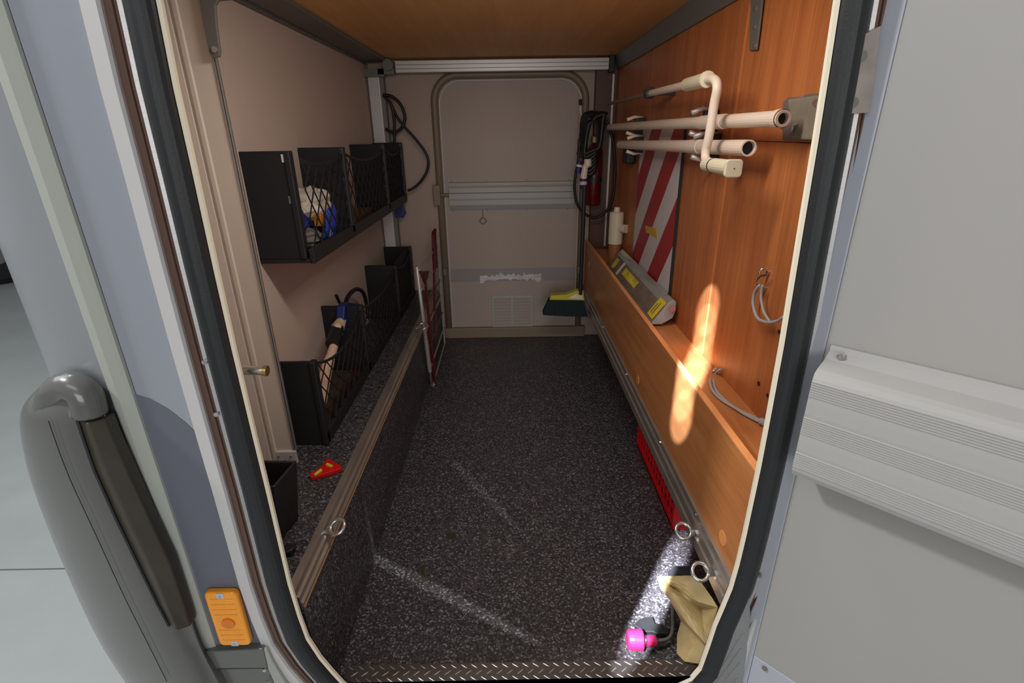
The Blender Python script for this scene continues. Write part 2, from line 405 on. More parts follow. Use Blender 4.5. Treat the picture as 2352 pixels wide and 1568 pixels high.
# lower frame cheek, right of the doorway (grey, below the seal curve)
cheek = [aty(a, b, FY-.010) for a, b in ((1700, 1385), (1722, 1330), (1724, 1420), (1716, 1500), (1706, 1568), (1696, 1660), (1560, 1660), (1610, 1585), (1650, 1510))]
finish('frame_cheek', prism(B(), cheek, (0, .012, 0)), M_cheek, wf, bevel=.002)
for k in range(4):
    a = aty(1706-k*4, 1455+k*34, FY-.0105); b = aty(1648-k*12, 1548+k*34, FY-.0105)
    finish('cheek_rib', cyl(B(), a, b, .0009, 6), M_dalu, wf)
for (a, b) in ((1752, 1248), (1743, 1320)):
    q = aty(a, b, FY-.004); finish('screw', cyl(B(), q, q+Vector((0, -.004, 0)), .004, 10), M_grey, wf)

# threshold tread plate
tp = thing('tread_plate', 'dark chequer plate strip across the door threshold', 'plate', (0, 0, 0))
finish('base_sheet', box(B(), (-.372, -.062, .045), (.392, -.020, .071)), M_plate, tp, bevel=.001)
bm = B()
def lozenge(bm, x, y, ang, L=.0095, W=.0017, H=.0717):
    n = 8; base = []; 
    c, s = cos(ang), sin(ang)
    for k in range(n):
        a = 2*pi*k/n; u, v = L*cos(a), W*sin(a)
        base.append(bm.verts.new((x+u*c-v*s, y+u*s+v*c, .0708)))
    t1 = bm.verts.new((x+L*.55*c, y+L*.55*s, H)); t2 = bm.verts.new((x-L*.55*c, y-L*.55*s, H))
    for k in range(n):
        a, b = base[k], base[(k+1) % n]
        ta = t1 if k in (0, 1, 6, 7) else t2
        nxt = t1 if ((k+1) % n) in (0, 1, 7) else t2
        if k in (0, 7): bm.faces.new((a, b, t1))
        elif k in (3, 4): bm.faces.new((a, b, t2))
        elif k in (1, 2): 
            bm.faces.new((a, b, t1 if k == 1 else t2))
            if k == 1: bm.faces.new((base[2], t2, t1))
        else:
            bm.faces.new((a, b, t2 if k == 5 else t1))
            if k == 5: bm.faces.new((base[6], t1, t2))
for i in range(34):
    for j in range(3):
        x = -.362+i*.0225+(j % 2)*.011; y = -.0555+j*.0138
        if x < .385: lozenge(bm, x, y, radians(38 if j % 2 else -32))
stuff(finish('raised_tread_pattern', bm, M_alu, tp, recalc=True))
finish('front_nosing', box(B(), (-.372, -.067, .045), (.392, -.062, .0715)), M_aluw, tp, bevel=.001)

finish('sill', box(B(), (-.43, FY+.013, -.03), (.43, -.024, .044)), M_black, wf)
# ---- raised platform on the left
pf = thing('raised_platform', 'speckled vinyl covered step along the left wall', 'platform', (-.55, 1, 0))
finish('tread', box(B(), (-.70, FI, ZP-.02), (-.430, YB, ZP)), M_floor, pf)
finish('riser', prism(B(), [(-.44, FI, 0), (-.410, FI, 0), (-.420, FI, ZP-.013), (-.44, FI, ZP-.013)], (0, YB-FI, 0)), M_floor, pf)
bm = B(); sweepprof(bm, [(-.450, ZP), (-.450, .325), (-.4325, .325), (-.431, .320), (-.430, .314), (-.424, .312), (-.4235, .300), (-.418, .297), (-.418, .288), (-.420, .2865), (-.438, .2865), (-.438, ZP)], FI, YB-.031, lambda u, v, t: Vector((u, t, v)))
finish('edge_rail', bm, M_dalu, pf)
finish('rail_insert', box(B(), (-.4185, FI, .2855), (-.4165, YB-.031, .2885)), mat('golden_insert', (190, 150, 96), .4, .4), pf)

# ---- right ledge
lg = thing('wooden_ledge', 'cherry wood boxed ledge along the right wall', 'shelf', (.5, 1, 0))
finish('front_board', box(B(), (.430, FI, .330), (.444, 2.07, .5885)), M_woodh, lg, bevel=.001)
finish('top_edge', box(B(), (.4298, FI, .5885), (.4442, 2.07, .591)), M_edge, lg)
finish('shelf_board', box(B(), (.444, FI, .530), (.5595, 2.07, .544)), M_woodh, lg)
finish('bottom_board', box(B(), (.444, FI, .29), (.5595, 2.07, .305)), M_woodh, lg)
for (px, py) in ((1660, 1235), (1465, 872), (1353, 606)):
    p = atx(px, py, .430)
    finish('cover_cap', cyl(B(), (.4302, p.y, p.z), (.4288, p.y, p.z), .016, 24), mat('cap_wood', (226, 150, 84), .4), lg)
for y in (.15, .45, .9, 1.4, 1.9):
    finish('screw', cyl(B(), (.424, y, .323), (.4215, y, .323), .0035, 10), M_chrome, lg)
bm = B(); sweepprof(bm, [(.420, .250), (.420, .276), (.427, .280), (.427, .287), (.420, .291), (.420, .310), (.424, .314), (.424, .331), (.4305, .333), (.4305, .295), (.444, .295), (.444, .250)], FI, 2.07, lambda u, v, t: Vector((u, t, v)))
finish('edge_rail', bm, M_dalu, lg)
# small mounting holes in the wood near the door
for (px, py, r) in ((1743, 881, .006), (1763, 908, .005), (1790, 762, .005)):
    p = atx(px, py, XR)
    finish('screw_hole', cyl(B(), (XR+.001, p.y, p.z), (XR-.0008, p.y, p.z), r, 14), M_hollow, wr)

# dark corner post at the back right
cp = thing('corner_post', 'dark brown wooden post in the far right corner', 'post', (.5, 2.08, 0))
finish('board', box(B(), (.452, 2.075, .55), (.56, 2.128, 1.50)), M_brown, cp, bevel=.002)
finish('edge_strip', box(B(), (.532, 2.062, .56), (.541, 2.075, 1.42)), M_aluw, cp)

# ---- guide posts and cross bar
gp = thing('guide_post', 'broad white profile post at the near left corner', 'post', (-.66, .44, ZP))
bm = B(); sweepprof(bm, [(-.6985, .405), (-.676, .405), (-.674, .409), (-.668, .409), (-.666, .404), (-.658, .404), (-.656, .409), (-.610, .409), (-.608, .412), (-.608, .422), (-.6985, .422)], ZP, 1.50, lambda u, v, t: Vector((u, v, t)))
finish('profile', bm, M_post, gp)
bm = B(); box(bm, (-.608, .406, .345), (-.6055, .422, 1.31)); box(bm, (-.6035, .408, .345), (-.600, .413, 1.31))
finish('edge_trim', bm, M_alu, gp)
finish('foot_cap', prism(B(), [(-.698, .402, ZP), (-.622, .402, ZP), (-.610, .402, ZP+.006), (-.604, .402, ZP+.016), (-.602, .402, ZP+.045), (-.655, .402, ZP+.045), (-.672, .402, ZP+.014), (-.698, .402, ZP+.010)], (0, .012, 0)), M_aluw, gp, bevel=.003)
for x in (-.650, -.616): finish('screw', cyl(B(), (x, .402, ZP+.03), (x, .399, ZP+.03), .003, 10), M_chrome, gp)
finish('screw', cyl(B(), (-.636, .402, ZP+.014), (-.636, .399, ZP+.014), .004, 10), M_brownb, gp)
# near side wall strip in front of the post
finish('wall_strip', box(B(), (-.6995, FI, ZP+.001), (-.696, .404, 1.478)), M_post, gp)

br = thing('bed_bracket', 'grey strap bracket at the top of the near left post', 'bracket', (-.63, .40, 1.30))
bp3 = [aty(a, b, .400) for a, b in ((455, -60), (560, -60), (548, 0), (506, 4), (499, 14), (502, 60), (510, 118), (508, 132), (490, 133), (484, 122), (472, 60), (462, 0))]
bm = B(); prism(bm, bp3, (0, -.008, 0))
finish('strap', bm, M_grey, br, bevel=.002)
q = aty(495, 114, .392)
finish('bolt', cyl(B(), q, q+Vector((0, -.005, 0)), .006, 12), M_zinc, br)

gp2 = thing('guide_post', 'slim white post in the far left corner', 'post', (-.65, 2.06, ZP))
finish('profile', box(B(), (-.690, 2.045, ZP), (-.632, 2.075, 1.43)), M_aluw, gp2, bevel=.004)
finish('dark_back', box(B(), (-.632, 2.05, ZP), (-.612, 2.09, 1.44)), M_grey, gp2)
cb = thing('cross_bar', 'aluminium cross bar carrying the far end of the bed', 'bar', (0, 2.05, 1.46))
finish('bar', box(B(), (-.545, 2.03, 1.437), (.505, 2.06, 1.490)), M_aluw, cb, bevel=.003)
for z in (1.452, 1.470): finish('groove', box(B(), (-.54, 2.0285, z), (.50, 2.030, z+.0025)), M_grey, cb)
finish('end_joint', box(B(), (.505, 2.02, 1.425), (.530, 2.065, 1.50)), M_black, cb, bevel=.003)
bm = B(); cyl(bm, (-.575, 2.005, 1.47), (-.575, 2.05, 1.47), .026, 16); box(bm, (-.70, 2.02, 1.42), (-.60, 2.06, 1.455)); box(bm, (-.63, 2.02, 1.43), (-.55, 2.05, 1.455))
finish('end_joint', bm, M_grey, cb)

# bracket on the right wall
b2 = thing('bed_bracket', 'grey perforated strap bracket high on the wood wall', 'bracket', (.555, .52, 1.36))
p = [atx(a, b, .556) for a, b in ((1722, -60), (1728, 20), (1726, 60), (1724, 116), (1741, 114), (1748, 60), (1755, 0), (1757, -60))]
finish('strap', prism(B(), p, (-.004, 0, 0)), M_grey, b2, bevel=.001)
for (a, b) in ((1734, 105), (1733, 62), (1735, 20)):
    q = atx(a, b, .552); finish('bolt', cyl(B(), q, q+Vector((-.003, 0, 0)), .005, 12), M_zinc, b2)

# ------------------------------------------------------------------ back door (door_2)
d2 = sempty('door_2', 'closed far garage door with a rounded frame', (0, YB, 0))
def rr(x0, x1, z0, z1, r, n=8, bottom=False):
    pts = [(x0, z0)]
    pts += [(x0+r-r*cos(pi/2*k/n), z1-r+r*sin(pi/2*k/n)) for k in range(n+1)]
    pts += [(x1-r+r*sin(pi/2*k/n), z1-r+r*cos(pi/2*k/n)) for k in range(n+1)]
    pts += [(x1, z0)]
    return pts
ipath = rr(-.352, .392, .06, 1.410, .11)
finish('door_leaf', prism(B(), [(x, YB+.0, z) for x, z in ipath], (0, -.006, 0)), M_backdoor, d2)
opath = rr(-.375, .408, .065, 1.432, .125)
bm = B()
tube(bm, [(x, YB-.012, z) for x, z in opath], .0185, 10)
finish('door_frame', bm, M_taupe, d2, smooth=True)
finish('seal_line', tube(B(), [(x, YB-.010, z) for x, z in rr(-.350, .389, .06, 1.407, .11)], .0042, 8), M_aluw, d2)
finish('kick_plate', box(B(), (-.41, YB-.03, 0), (.45, YB, .065)), M_taupe, d2, bevel=.004)
# ribbed cover of the locking bar
def ribbar(bm, mapf, t0, t1, prof): sweepprof(bm, prof, t0, t1, mapf)
prof = [(.762, 0), (.762, .010), (.775, .018), (.790, .026), (.815, .026), (.822, .020), (.850, .020), (.857, .028), (.880, .028), (.892, .018), (.906, .014), (.910, 0)]
bm = B(); sweepprof(bm, prof, -.325, .365, lambda u, v, t: Vector((t, YB-.006-v, u)))
finish('locking_bar_cover', bm, M_whitep, d2)
for x in (-.31, -.12, .10, .33):
    for z in (.757, .916): finish('screw', cyl(B(), (x, YB-.006, z), (x, YB-.011, z), .004, 10), M_grey, d2)
finish('lock_catch', box(B(), (-.41, YB-.05, .79), (-.37, YB-.02, .90)), M_taupe, d2, bevel=.004)
finish('lock_pin', cyl(B(), (-.38, YB-.03, .845), (-.325, YB-.03, .845), .009, 12), M_grey, d2)
bm = B(); torus(bm, (-.145, YB-.010, .700), (0, 1, 0), .016, .0035, 20, 8); box(bm, (-.149, YB-.012, .715), (-.141, YB-.008, .765))
finish('pull_ring', bm, M_taupe, d2)
for x in (-.375, .40):
    finish('hinge', cyl(B(), (x, YB-.035, .40), (x, YB-.035, .44), .014, 12), M_grey, d2)
# vent
vt = finish('vent', box(B(), (-.112, YB-.014, .060), (.138, YB-.006, .262)), M_whitep, d2, bevel=.003)
for side in (0, 1):
    for k in range(9):
        z = .078+k*.0195; x0 = -.098+side*.117; 
        bm = B(); prism(bm, [(x0, YB-.014, z), (x0, YB-.022, z+.003), (x0, YB-.022, z+.006), (x0, YB-.014, z+.013)], (.102, 0, 0))
        finish('slat', bm, M_taupe if False else M_backdoor, vt)
# pale band with a ragged white patch
finish('pale_band', box(B(), (-.345, YB-.0068, .348), (.385, YB-.006, .425)), M_bluet, d2)
random.seed(3)
pts_t = []; N = 36
for k in range(N+1):
    x = -.175+.36*k/N; pts_t.append((x, YB-.0069, .383+random.uniform(-.008, .010)+(.012 if k in (12, 13, 20, 26) else 0)))
pts_b = [(x, y, .353+random.uniform(-.006, .010)-(.010 if k < 4 or k > N-4 else 0)) for k, (x, y, z) in enumerate(pts_t)]
bm = B(); T = [bm.verts.new(p) for p in pts_t]; Bo = [bm.verts.new(p) for p in pts_b]
for k in range(N): bm.faces.new((T[k], T[k+1], Bo[k+1], Bo[k]))
finish('ragged_patch', bm, M_ragged, d2)

# ------------------------------------------------------------------ open front door (door_1)
DP = Vector((.468, FY-.004, 0)); DD = Vector((.693, -.721, 0)).normalized(); DN = Vector((-.721, -.693, 0)).normalized()
def dm(s, d, z): return DP + DD*s + DN*d + Vector((0, 0, z))
d1 = sempty('door_1', 'open white garage door swung towards the camera', tuple(DP))
def dbox(bm, s0, s1, da, db, z0, z1):
    vs = [bm.verts.new(dm(s, d, z)) for z in (z0, z1) for s, d in ((s0, da), (s1, da), (s1, db), (s0, db))]
    for f in ((0,1,2,3), (4,5,6,7), (0,1,5,4), (1,2,6,5), (2,3,7,6), (3,0,4,7)): bm.faces.new([vs[i] for i in f])
    return bm
finish('door_leaf', dbox(B(), .0165, .80, -.032, -.002, .169, 1.44), M_white, d1)
finish('edge_frame', dbox(B(), -.011, .016, -.033, 0, .046, 1.46), M_whiteb, d1, bevel=.002)
finish('bottom_rail', dbox(B(), .0165, .80, -.033, -.0005, .046, .1677), M_whiteb, d1, bevel=.0015)
finish('edge_frame', dbox(B(), .8005, .83, -.033, 0, .046, 1.46), M_whiteb, d1)
q = .042
finish('screw', cyl(B(), dm(.041, -.001, .155), dm(.041, .003, .155), .005, 14), M_grey, d1)
# ribbed cover of the locking bar
prof = [(.849, 0), (.849, .003), (.840, .005), (.832, .020), (.826, .052), (.822, .061), (.815, .064)]
def ribs(z0, z1, n, d):
    out = []
    for k in range(n):
        z = z0+(z1-z0)*k/n; h = (z1-z0)/n
        out += [(z+h*.15, d), (z+h*.3, d+.0013), (z+h*.7, d+.0013), (z+h*.85, d)]
    return out
prof += ribs(.812, .785, 7, .065) + [(.776, .0655), (.757, .0655)] + ribs(.752, .722, 8, .065) + [(.713, .0655), (.694, .0655)] + ribs(.690, .662, 7, .065) + [(.655, .064), (.646, .060), (.643, .052), (.643, 0)]
bm = B()
def barf(u, v, t): return dm(t, v, u)
sweepprof(bm, prof, .0235, .79, barf)
finish('locking_bar_cover', bm, M_whitep, d1)
finish('screw', cyl(B(), dm(.041, .008, .8395), dm(.041, .018, .8395), .005, 14), M_chrome, d1)
bm = B(); torus(bm, dm(.041, .018, .8395), DN, .003, .001, 10, 6); finish('screw_recess', bm, M_grey, d1)
# hinge plates on the frame beside the door
hg = finish('hinge_plate', prism(B(), [(p.x, FY-.006, p.z) for p in (aty(1966, 85, FY), aty(2010, 62, FY), aty(1985, 260, FY), aty(1937, 262, FY))], (0, -.006, 0)), M_dalu, tr, bevel=.001)
for (a, b) in ((1976, 130), (1957, 236)):
    q = aty(a, b, FY-.012); finish('screw', cyl(B(), q, q+Vector((0, -.004, 0)), .0065, 14), M_grey, hg)

# ------------------------------------------------------------------ outside left
# marker lamp
ml = thing('marker_lamp', 'amber side marker lamp on the slate grey decal', 'lamp', (-.61, -.003, .2))
x0, x1, z0, z1 = -.5835, -.5215, .2234, .364
bm = B(); rp = []
for (cx_, cz_, a0) in ((x1-.010, z1-.010, 0), (x0+.010, z1-.010, 1), (x0+.010, z0+.010, 2), (x1-.010, z0+.010, 3)):
    for k in range(5):
        a = pi/2*(a0+k/4); rp.append((cx_+.010*cos(a), FY-.0032, cz_+.010*sin(a)))
prism(bm, rp, (0, -.014, 0)); finish('lens', bm, M_orange, ml, bevel=.004, seg=3)
finish('lens_centre', cyl(B(), (-.5525, FY-.017, .2855), (-.5525, FY-.0195, .2855), .0128, 24), M_orange2, ml, bevel=.001)
for k in range(9):
    z = .2395+k*.0135
    if abs(z-.2855) > .0145: finish('lens_rib', box(B(), (-.575, FY-.0180, z), (-.530, FY-.017, z+.0011)), M_orange, ml)
for z in (.3565, .2307):
    finish('screw_tab', box(B(), (-.560, FY-.0188, z-.0064), (-.545, FY-.0155, z+.0064)), M_aluw, ml, bevel=.002)
    finish('screw', cyl(B(), (-.5525, FY-.0185, z), (-.5525, FY-.021, z), .003, 10), M_chrome, ml)

# tail lamp housing / bumper corner
bp_ = thing('bumper_corner', 'bulging grey plastic rear corner with smoked tail lamp', 'bumper', (-.78, 0, .1))
#        sil x,y ; crease ; lens left ; lens right ; inner edge
rows = [
 ((112,866), (135,864), (165,862), (190,868), (206,884)),
 ((62, 915), (100,893), (165,885), (205,898), (222,925)),
 ((48, 941), (110,948), (168,950), (232,948), (244,952)),
 ((52, 1000), (118,1000), (188,985), (250,985), (262,985)),
 ((62, 1080), (147,1080), (221,1081), (290,1085), (300,1085)),
 ((95, 1192), (196,1185), (271,1192), (340,1192), (352,1192)),
 ((140, 1308), (254,1305), (327,1308), (394,1308), (402,1308)),
 ((195, 1433), (312,1433), (387,1433), (436,1436), (450,1440)),
 ((235, 1500), (342,1500), (410,1495), (455,1490), (466,1492)),
 ((285, 1568), (380,1568), (440,1530), (470,1520), (500,1520)),
 ((345, 1660), (440,1660), (490,1650), (530,1640), (560,1640)),
]
ys = (FY+.05, -.050, -.048, -.034, -.012)
V = []; bm = B()
for i, r_ in enumerate(rows):
    amp = [.15, .55, 1, 1, 1, 1, 1, 1, 1, 1, 1][i]
    cols = []
    p0 = aty(*r_[0], ys[0]); cols.append(Vector((p0.x+.03, .12, p0.z)))
    cols.append(p0)
    pc = aty(*r_[1], FY+ys[1]*amp)
    cols.append((p0+pc)/2 + Vector((-.012, -.024, 0))*amp)
    cols.append(pc)
    cols.append(aty(*r_[2], FY+ys[2]*amp)); cols.append(aty(*r_[2], FY+ys[2]*amp)+Vector((.004, .022*amp, 0)))
    cols.append(aty(*r_[3], FY+ys[3]*amp)+Vector((0, .012*amp, 0))); cols.append(aty(*r_[3], FY+ys[3]*amp))
    cols.append(aty(*r_[4], FY+ys[4]))
    V.append([bm.verts.new(c) for c in cols])
for i in range(len(V)-1):
    for j in range(len(V[0])-1): bm.faces.new((V[i][j], V[i][j+1], V[i+1][j+1], V[i+1][j]))
o = finish('housing', bm, M_hous, bp_, smooth=True)
sd = o.modifiers.new('round', 'SUBSURF'); sd.levels = 2; sd.render_levels = 2
# lens insert
bm = B(); LL = [((182, 966), (241, 963)), ((198, 1015), (260, 1010)), ((221, 1081), (287, 1070)), ((271, 1192), (337, 1180)), ((327, 1308), (390, 1295)), ((362, 1380), (420, 1385)), ((392, 1437), (437, 1438))]
VL = []
for (a, b) in LL:
    p = aty(*a, FY-.047); q = aty(*b, FY-.036); mid = (p+q)/2+Vector((0, -.010, 0))
    VL.append([bm.verts.new(p+Vector((0, .02, 0))), bm.verts.new(p), bm.verts.new(mid), bm.verts.new(q), bm.verts.new(q+Vector((0, .02, 0)))])
for i in range(len(VL)-1):
    for j in range(4): bm.faces.new((VL[i][j], VL[i][j+1], VL[i+1][j+1], VL[i+1][j]))
bm.faces.new(VL[0]); bm.faces.new(VL[-1][::-1])
finish('tail_lamp_lens', bm, M_lens, bp_, bevel=.002)
# dark gap beside the lens
finish('lens_gap', tube(B(), [aty(a[0]-4, a[1], FY-.049) for a, b in LL], .0025, 6), M_rub, bp_)
finish('crease_seam', tube(B(), smoothpath([aty(a+6, b, FY-.0525) for a, b in ((105, 966), (151, 1091), (216, 1232), (281, 1373), (330, 1470), (377, 1564))], 4), .0007, 6), M_rub, bp_)
# elbow cap above the lens
bm = B(); tube(bm, smoothpath([aty(118, 985, FY+.004), aty(124, 915, FY-.014), aty(158, 887, FY-.022), aty(194, 905, FY-.026), aty(208, 950, FY-.028)], 5), [.026, .026, .026, .026]+[.0235]*17, 16)
finish('lamp_cap', bm, M_hous, bp_, smooth=True)
# body seam above the bumper
finish('seam', tube(B(), smoothpath([aty(150, 861, FY-.004), aty(165, 860, FY+-.006), aty(200, 872, FY+-.006), aty(232, 905, FY+-.006), aty(246, 945, FY+-.006)], 5), .0022, 6), M_rub, wf)

# tyre of another vehicle, far behind on the left
ty = thing('car_tyre', 'dark tyre of another vehicle far behind on the left', 'tyre', (-6.38, 5.5, GZ))
hub = Vector((-6.42, 5.50, GZ+.50)); ax = Vector((.64, -.77, 0)).normalized()
bm = B(); tube(bm, [hub-ax*.11, hub-ax*.08, hub+ax*.08, hub+ax*.11], [.44, .50, .50, .44], 48)
finish('tread', bm, M_tire, ty)
finish('rim', cyl(B(), hub+ax*.105, hub+ax*.115, .26, 32), M_grey, ty)

# door catch pin
pn = thing('door_catch_pin', 'short brass door catch pin on the left door jamb', 'pin', (-.45, .03, .76))
finish('shaft', cyl(B(), (-.436, FY+.03, .799), (-.405, FY+.03, .7975), .0075, 16), M_zinc, pn)
finish('brass_tip', cyl(B(), (-.405, FY+.03, .7975), (-.3985, FY+.03, .797), .0088, 16), M_brass, pn)

# ------------------------------------------------------------------ net racks on the left wall
def net(bm, y0, y1, z0, z1, x, cell=.060, r=.0022, sag=0.):
    """diamond mesh in the yz plane at x, drawn as crossing zig-zag cords"""
    ny = max(2, int((y1-y0)/cell)); h = (y1-y0)/ny; nz = max(3, int((z1-z0)/(cell*1.15))); v = (z1-z0)/nz
    def P(a, b):
        t = (a/ny); s = sag*4*t*(1-t)*(b/nz)
        return Vector((x, y0+a*h, z0+b*v-s))
    for c in range(-nz*1, ny+nz+1):
        for sgn in (1, -1):
            pts = []
            for b in range(0, nz*1+1):
                a = c+b if sgn > 0 else c-b
                a2 = a
                if 0 <= a2 <= ny: pts.append(P(a2, b))
            if len(pts) > 1: tube(bm, pts, r, 5)
    top = [P(a, nz) for a in [k*ny/12 for k in range(13)]]
    tube(bm, top, r*2, 6)
def rack_box(name, label, ys, z0, z1, xo, frames, nets, parent_loc):
    t = thing(name, label, 'rack', parent_loc)
    return t
up = thing('net_rack', 'black wall rack with net pockets, upper one of two', 'rack', (-.63, 1.3, .82), 'net racks on the left wall')
XO = -.556
def divider(t, y, z0, z1, xo=XO, th=.008, x0=XL+.002):
    finish('divider', box(B(), (x0, y, z0), (xo, y+th, z1)), M_blackm, t, bevel=.001)
    finish('front_post', box(B(), (xo-.006, y-.006, z0), (xo+.010, y+.020, z1)), M_black, t, bevel=.003)
for y in (.62, 1.02, 1.62, 2.03): divider(up, y, .835, 1.118, XO-(.02 if y < .7 else .0))
finish('bottom_board', box(B(), (XL+.002, .62, .822), (XO, 2.05, .834)), M_blackm, up)
finish('front_rail', box(B(), (XO-.004, .62, .820), (XO+.010, 2.05, .862)), M_black, up, bevel=.002)
bm = B(); net(bm, .65, 1.02, .862, 1.095, XO+.003, sag=.02); stuff(finish('net', bm, M_black, up))
bm = B(); net(bm, 1.05, 1.62, .862, 1.095, XO+.003, sag=.03); stuff(finish('net', bm, M_black, up))
bm = B(); net(bm, 1.65, 2.02, .862, 1.095, XO+.003, sag=.03); stuff(finish('net', bm, M_black, up))
for z in (1.09, .985): finish('rivet', box(B(), (XO-.034, .6185, z), (XO-.028, .6195, z+.02)), M_bag if z > 1 else M_grey, up)

lo = thing('net_rack', 'black wall rack with net pockets, standing on the raised platform', 'rack', (-.62, 1.3, ZP), 'net racks on the left wall')
for y, zt in ((.50, .572), (1.00, .572), (1.62, .572), (2.03, .580)): divider(lo, y, ZP+.002, zt, XO if y > .6 else -.556)
finish('front_rail', box(B(), (XO-.004, .50, ZP+.001), (XO+.010, 2.05, ZP+.040)), M_black, lo, bevel=.002)
for a, b in ((.53, 1.0), (1.03, 1.62), (1.65, 2.02)):
    bm = B(); net(bm, a, b, ZP+.04, .555, XO+.003, sag=.05 if a < .6 else .03); stuff(finish('net', bm, M_black, lo))
finish('side_screen', box(B(), (XO-.010, 1.67, ZP+.03), (XO-.006, 2.03, .578)), M_blackm, lo)

# things in the upper rack
o = thing('crumpled_bag', 'cream crumpled bag behind the upper net', 'bag', (-.63, .85, .835))
def blob(c, r, seed, jit=.18, sub=3):
    random.seed(seed); bm = B(); bmesh.ops.create_icosphere(bm, subdivisions=sub, radius=1)
    ph = [random.uniform(0, 6) for _ in range(6)]
    for v in bm.verts:
        n = v.co.copy(); k = 1+jit*(sin(n.x*5+ph[0])*sin(n.y*6+ph[1])+.6*sin(n.z*9+ph[2]+n.x*3)+.4*sin(n.y*14+ph[3]))
        v.co = Vector((c[0]+n.x*r[0]*k, c[1]+n.y*r[1]*k, c[2]+n.z*r[2]*k))
    return bm
finish('bag_body', blob((-.625, .88, .955), (.045, .10, .052), 4, .14), M_bag, o)
o2 = tag(finish('grey_bag', blob((-.628, .77, .866), (.045, .075, .026), 8, .18), M_gbag, None), 'grey plastic bag lying at the bottom of the upper rack', 'bag')
st = thing('strap_bundle', 'bright blue ratchet strap bundle behind the upper net', 'strap', (-.60, .96, .84))
for k in range(6):
    y = .86+k*.016; finish('strap_loop', tube(B(), smoothpath([(-.60+.02*sin(k), y, .848), (-.585, y+.01, .88), (-.592, y+.02, .92+.004*k), (-.62, y+.01, .93), (-.635, y, .89)], 4), .0085, 8), M_blue, st)
finish('buckle', box(B(), (-.60, .80, .895), (-.575, .825, .93)), mat('orange_buckle', (226, 140, 40), .4, .4), st, bevel=.003)
tag(finish('blue_cloth', blob((-.605, .70, .925), (.026, .03, .03), 12, .2), M_dblue), 'dark blue cloth bundle in the near end of the upper rack', 'cloth')
tag(finish('wood_block', box(B(), (-.63, 1.15, .836), (-.575, 1.40, .875)), mat('dark_amber', (110, 74, 34), .5), bevel=.003), 'dark brown wood block in the second upper net pocket', 'block')
cl = thing('blue_clip', 'small blue clip hanging below the far end of the upper rack', 'clip', (-.60, 2.03, .75))
p = [aty(a, b, 2.02) for a, b in ((905, 462), (922, 462), (932, 490), (926, 500), (908, 500))]
finish('clip_body', prism(B(), p, (0, .02, 0)), M_dblue, cl, bevel=.003)

# things in the lower rack
bz = thing('hand_brush', 'blue headed brush with pale handle in the lower net', 'brush', (-.62, .8, .35))
hp = [atx(736, 925, -.600), atx(750, 850, -.605), atx(768, 790, -.61), atx(776, 745, -.615)]
finish('handle', tube(B(), smoothpath(hp, 4), [.019]*6+[.015]*4+[.016]*3, 12), mat('pale_pink_wood', (226, 190, 168), .5), bz, smooth=True)
finish('ferrule', tube(B(), [atx(762, 790, -.612), atx(778, 748, -.618)], .022, 12), M_black, bz)
finish('collar', tube(B(), [atx(776, 752, -.617), atx(792, 722, -.62)], [.023, .012], 12), M_pipec, bz)
p = [atx(a, b, -.63) for a, b in ((774, 702), (782, 694), (818, 700), (802, 770), (790, 730), (770, 772))]
finish('brush_head', prism(B(), p, (.028, 0, 0)), M_dblue, bz, bevel=.003)
hs = thing('black_hose', 'black hose looping above the lower net rack', 'hose', (-.64, 1.2, .4))
finish('hose', tube(B(), smoothpath([atx(790, 708, -.64), atx(800, 680, -.64), atx(818, 664, -.64), atx(834, 672, -.64), atx(842, 700, -.64), atx(846, 730, -.63)], 6), .0085, 8), M_cable, hs, smooth=True)
finish('hook_end', tube(B(), [atx(772, 678, -.64), atx(780, 695, -.64)], .006, 8), M_cable, hs)
bb = thing('black_board', 'small black board fixed flat above the lower rack', 'board', (-.66, 1.67, .5))
finish('panel', box(B(), (-.698, 1.672, .472), (-.58, 1.68, .562)), M_blackm, bb, bevel=.002)
tag(finish('red_tray_edge', box(B(), (-.64, .95, ZP+.002), (-.57, 1.1, ZP+.012)), M_ldrred, bevel=.002), 'dark red strip lying in the lower net rack', 'strip')
tag(finish('brown_box', box(B(), (-.67, .60, ZP+.001), (-.58, .90, ZP+.06)), mat('dark_brown_card', (60, 46, 34), .8, noise=(30, .4, (1, 1, 1))), bevel=.004), 'dark brown parcel at the bottom of the lower rack', 'box')

# bin at the near left
bn = thing('black_bin', 'black angular plastic bin beside the left door jamb', 'bin', (-.55, .15, ZP))
bm = B(); to = [(-.66, .09, .452), (-.515, .11, .452), (-.503, .205, .452), (-.66, .215, .452)]; bo = [(-.64, .10, ZP+.001), (-.53, .11, ZP+.001), (-.517, .185, ZP+.001), (-.64, .19, ZP+.001)]
VT = [bm.verts.new(p) for p in to]; VB = [bm.verts.new(p) for p in bo]
cen = Vector((-.585, .155, 0))
VI = [bm.verts.new(Vector((cen.x+(p[0]-cen.x)*.9, cen.y+(p[1]-cen.y)*.88, .452))) for p in to]; VJ = [bm.verts.new(Vector((cen.x+(p[0]-cen.x)*.88, cen.y+(p[1]-cen.y)*.86, ZP+.01))) for p in bo]
for i in range(4):
    j = (i+1) % 4
    bm.faces.new((VB[i], VB[j], VT[j], VT[i])); bm.faces.new((VT[i], VT[j], VI[j], VI[i])); bm.faces.new((VI[i], VI[j], VJ[j], VJ[i]))
bm.faces.new(VB); bm.faces.new(VJ)
finish('shell', bm, M_black, bn, bevel=.003)
tag(finish('rubber_stopper', cyl(B(), (-.497, .075, ZP), (-.497, .075, ZP+.016), .014, 16), M_black, bevel=.003), 'small dark rubber stopper on the platform near the door seal', 'stopper')

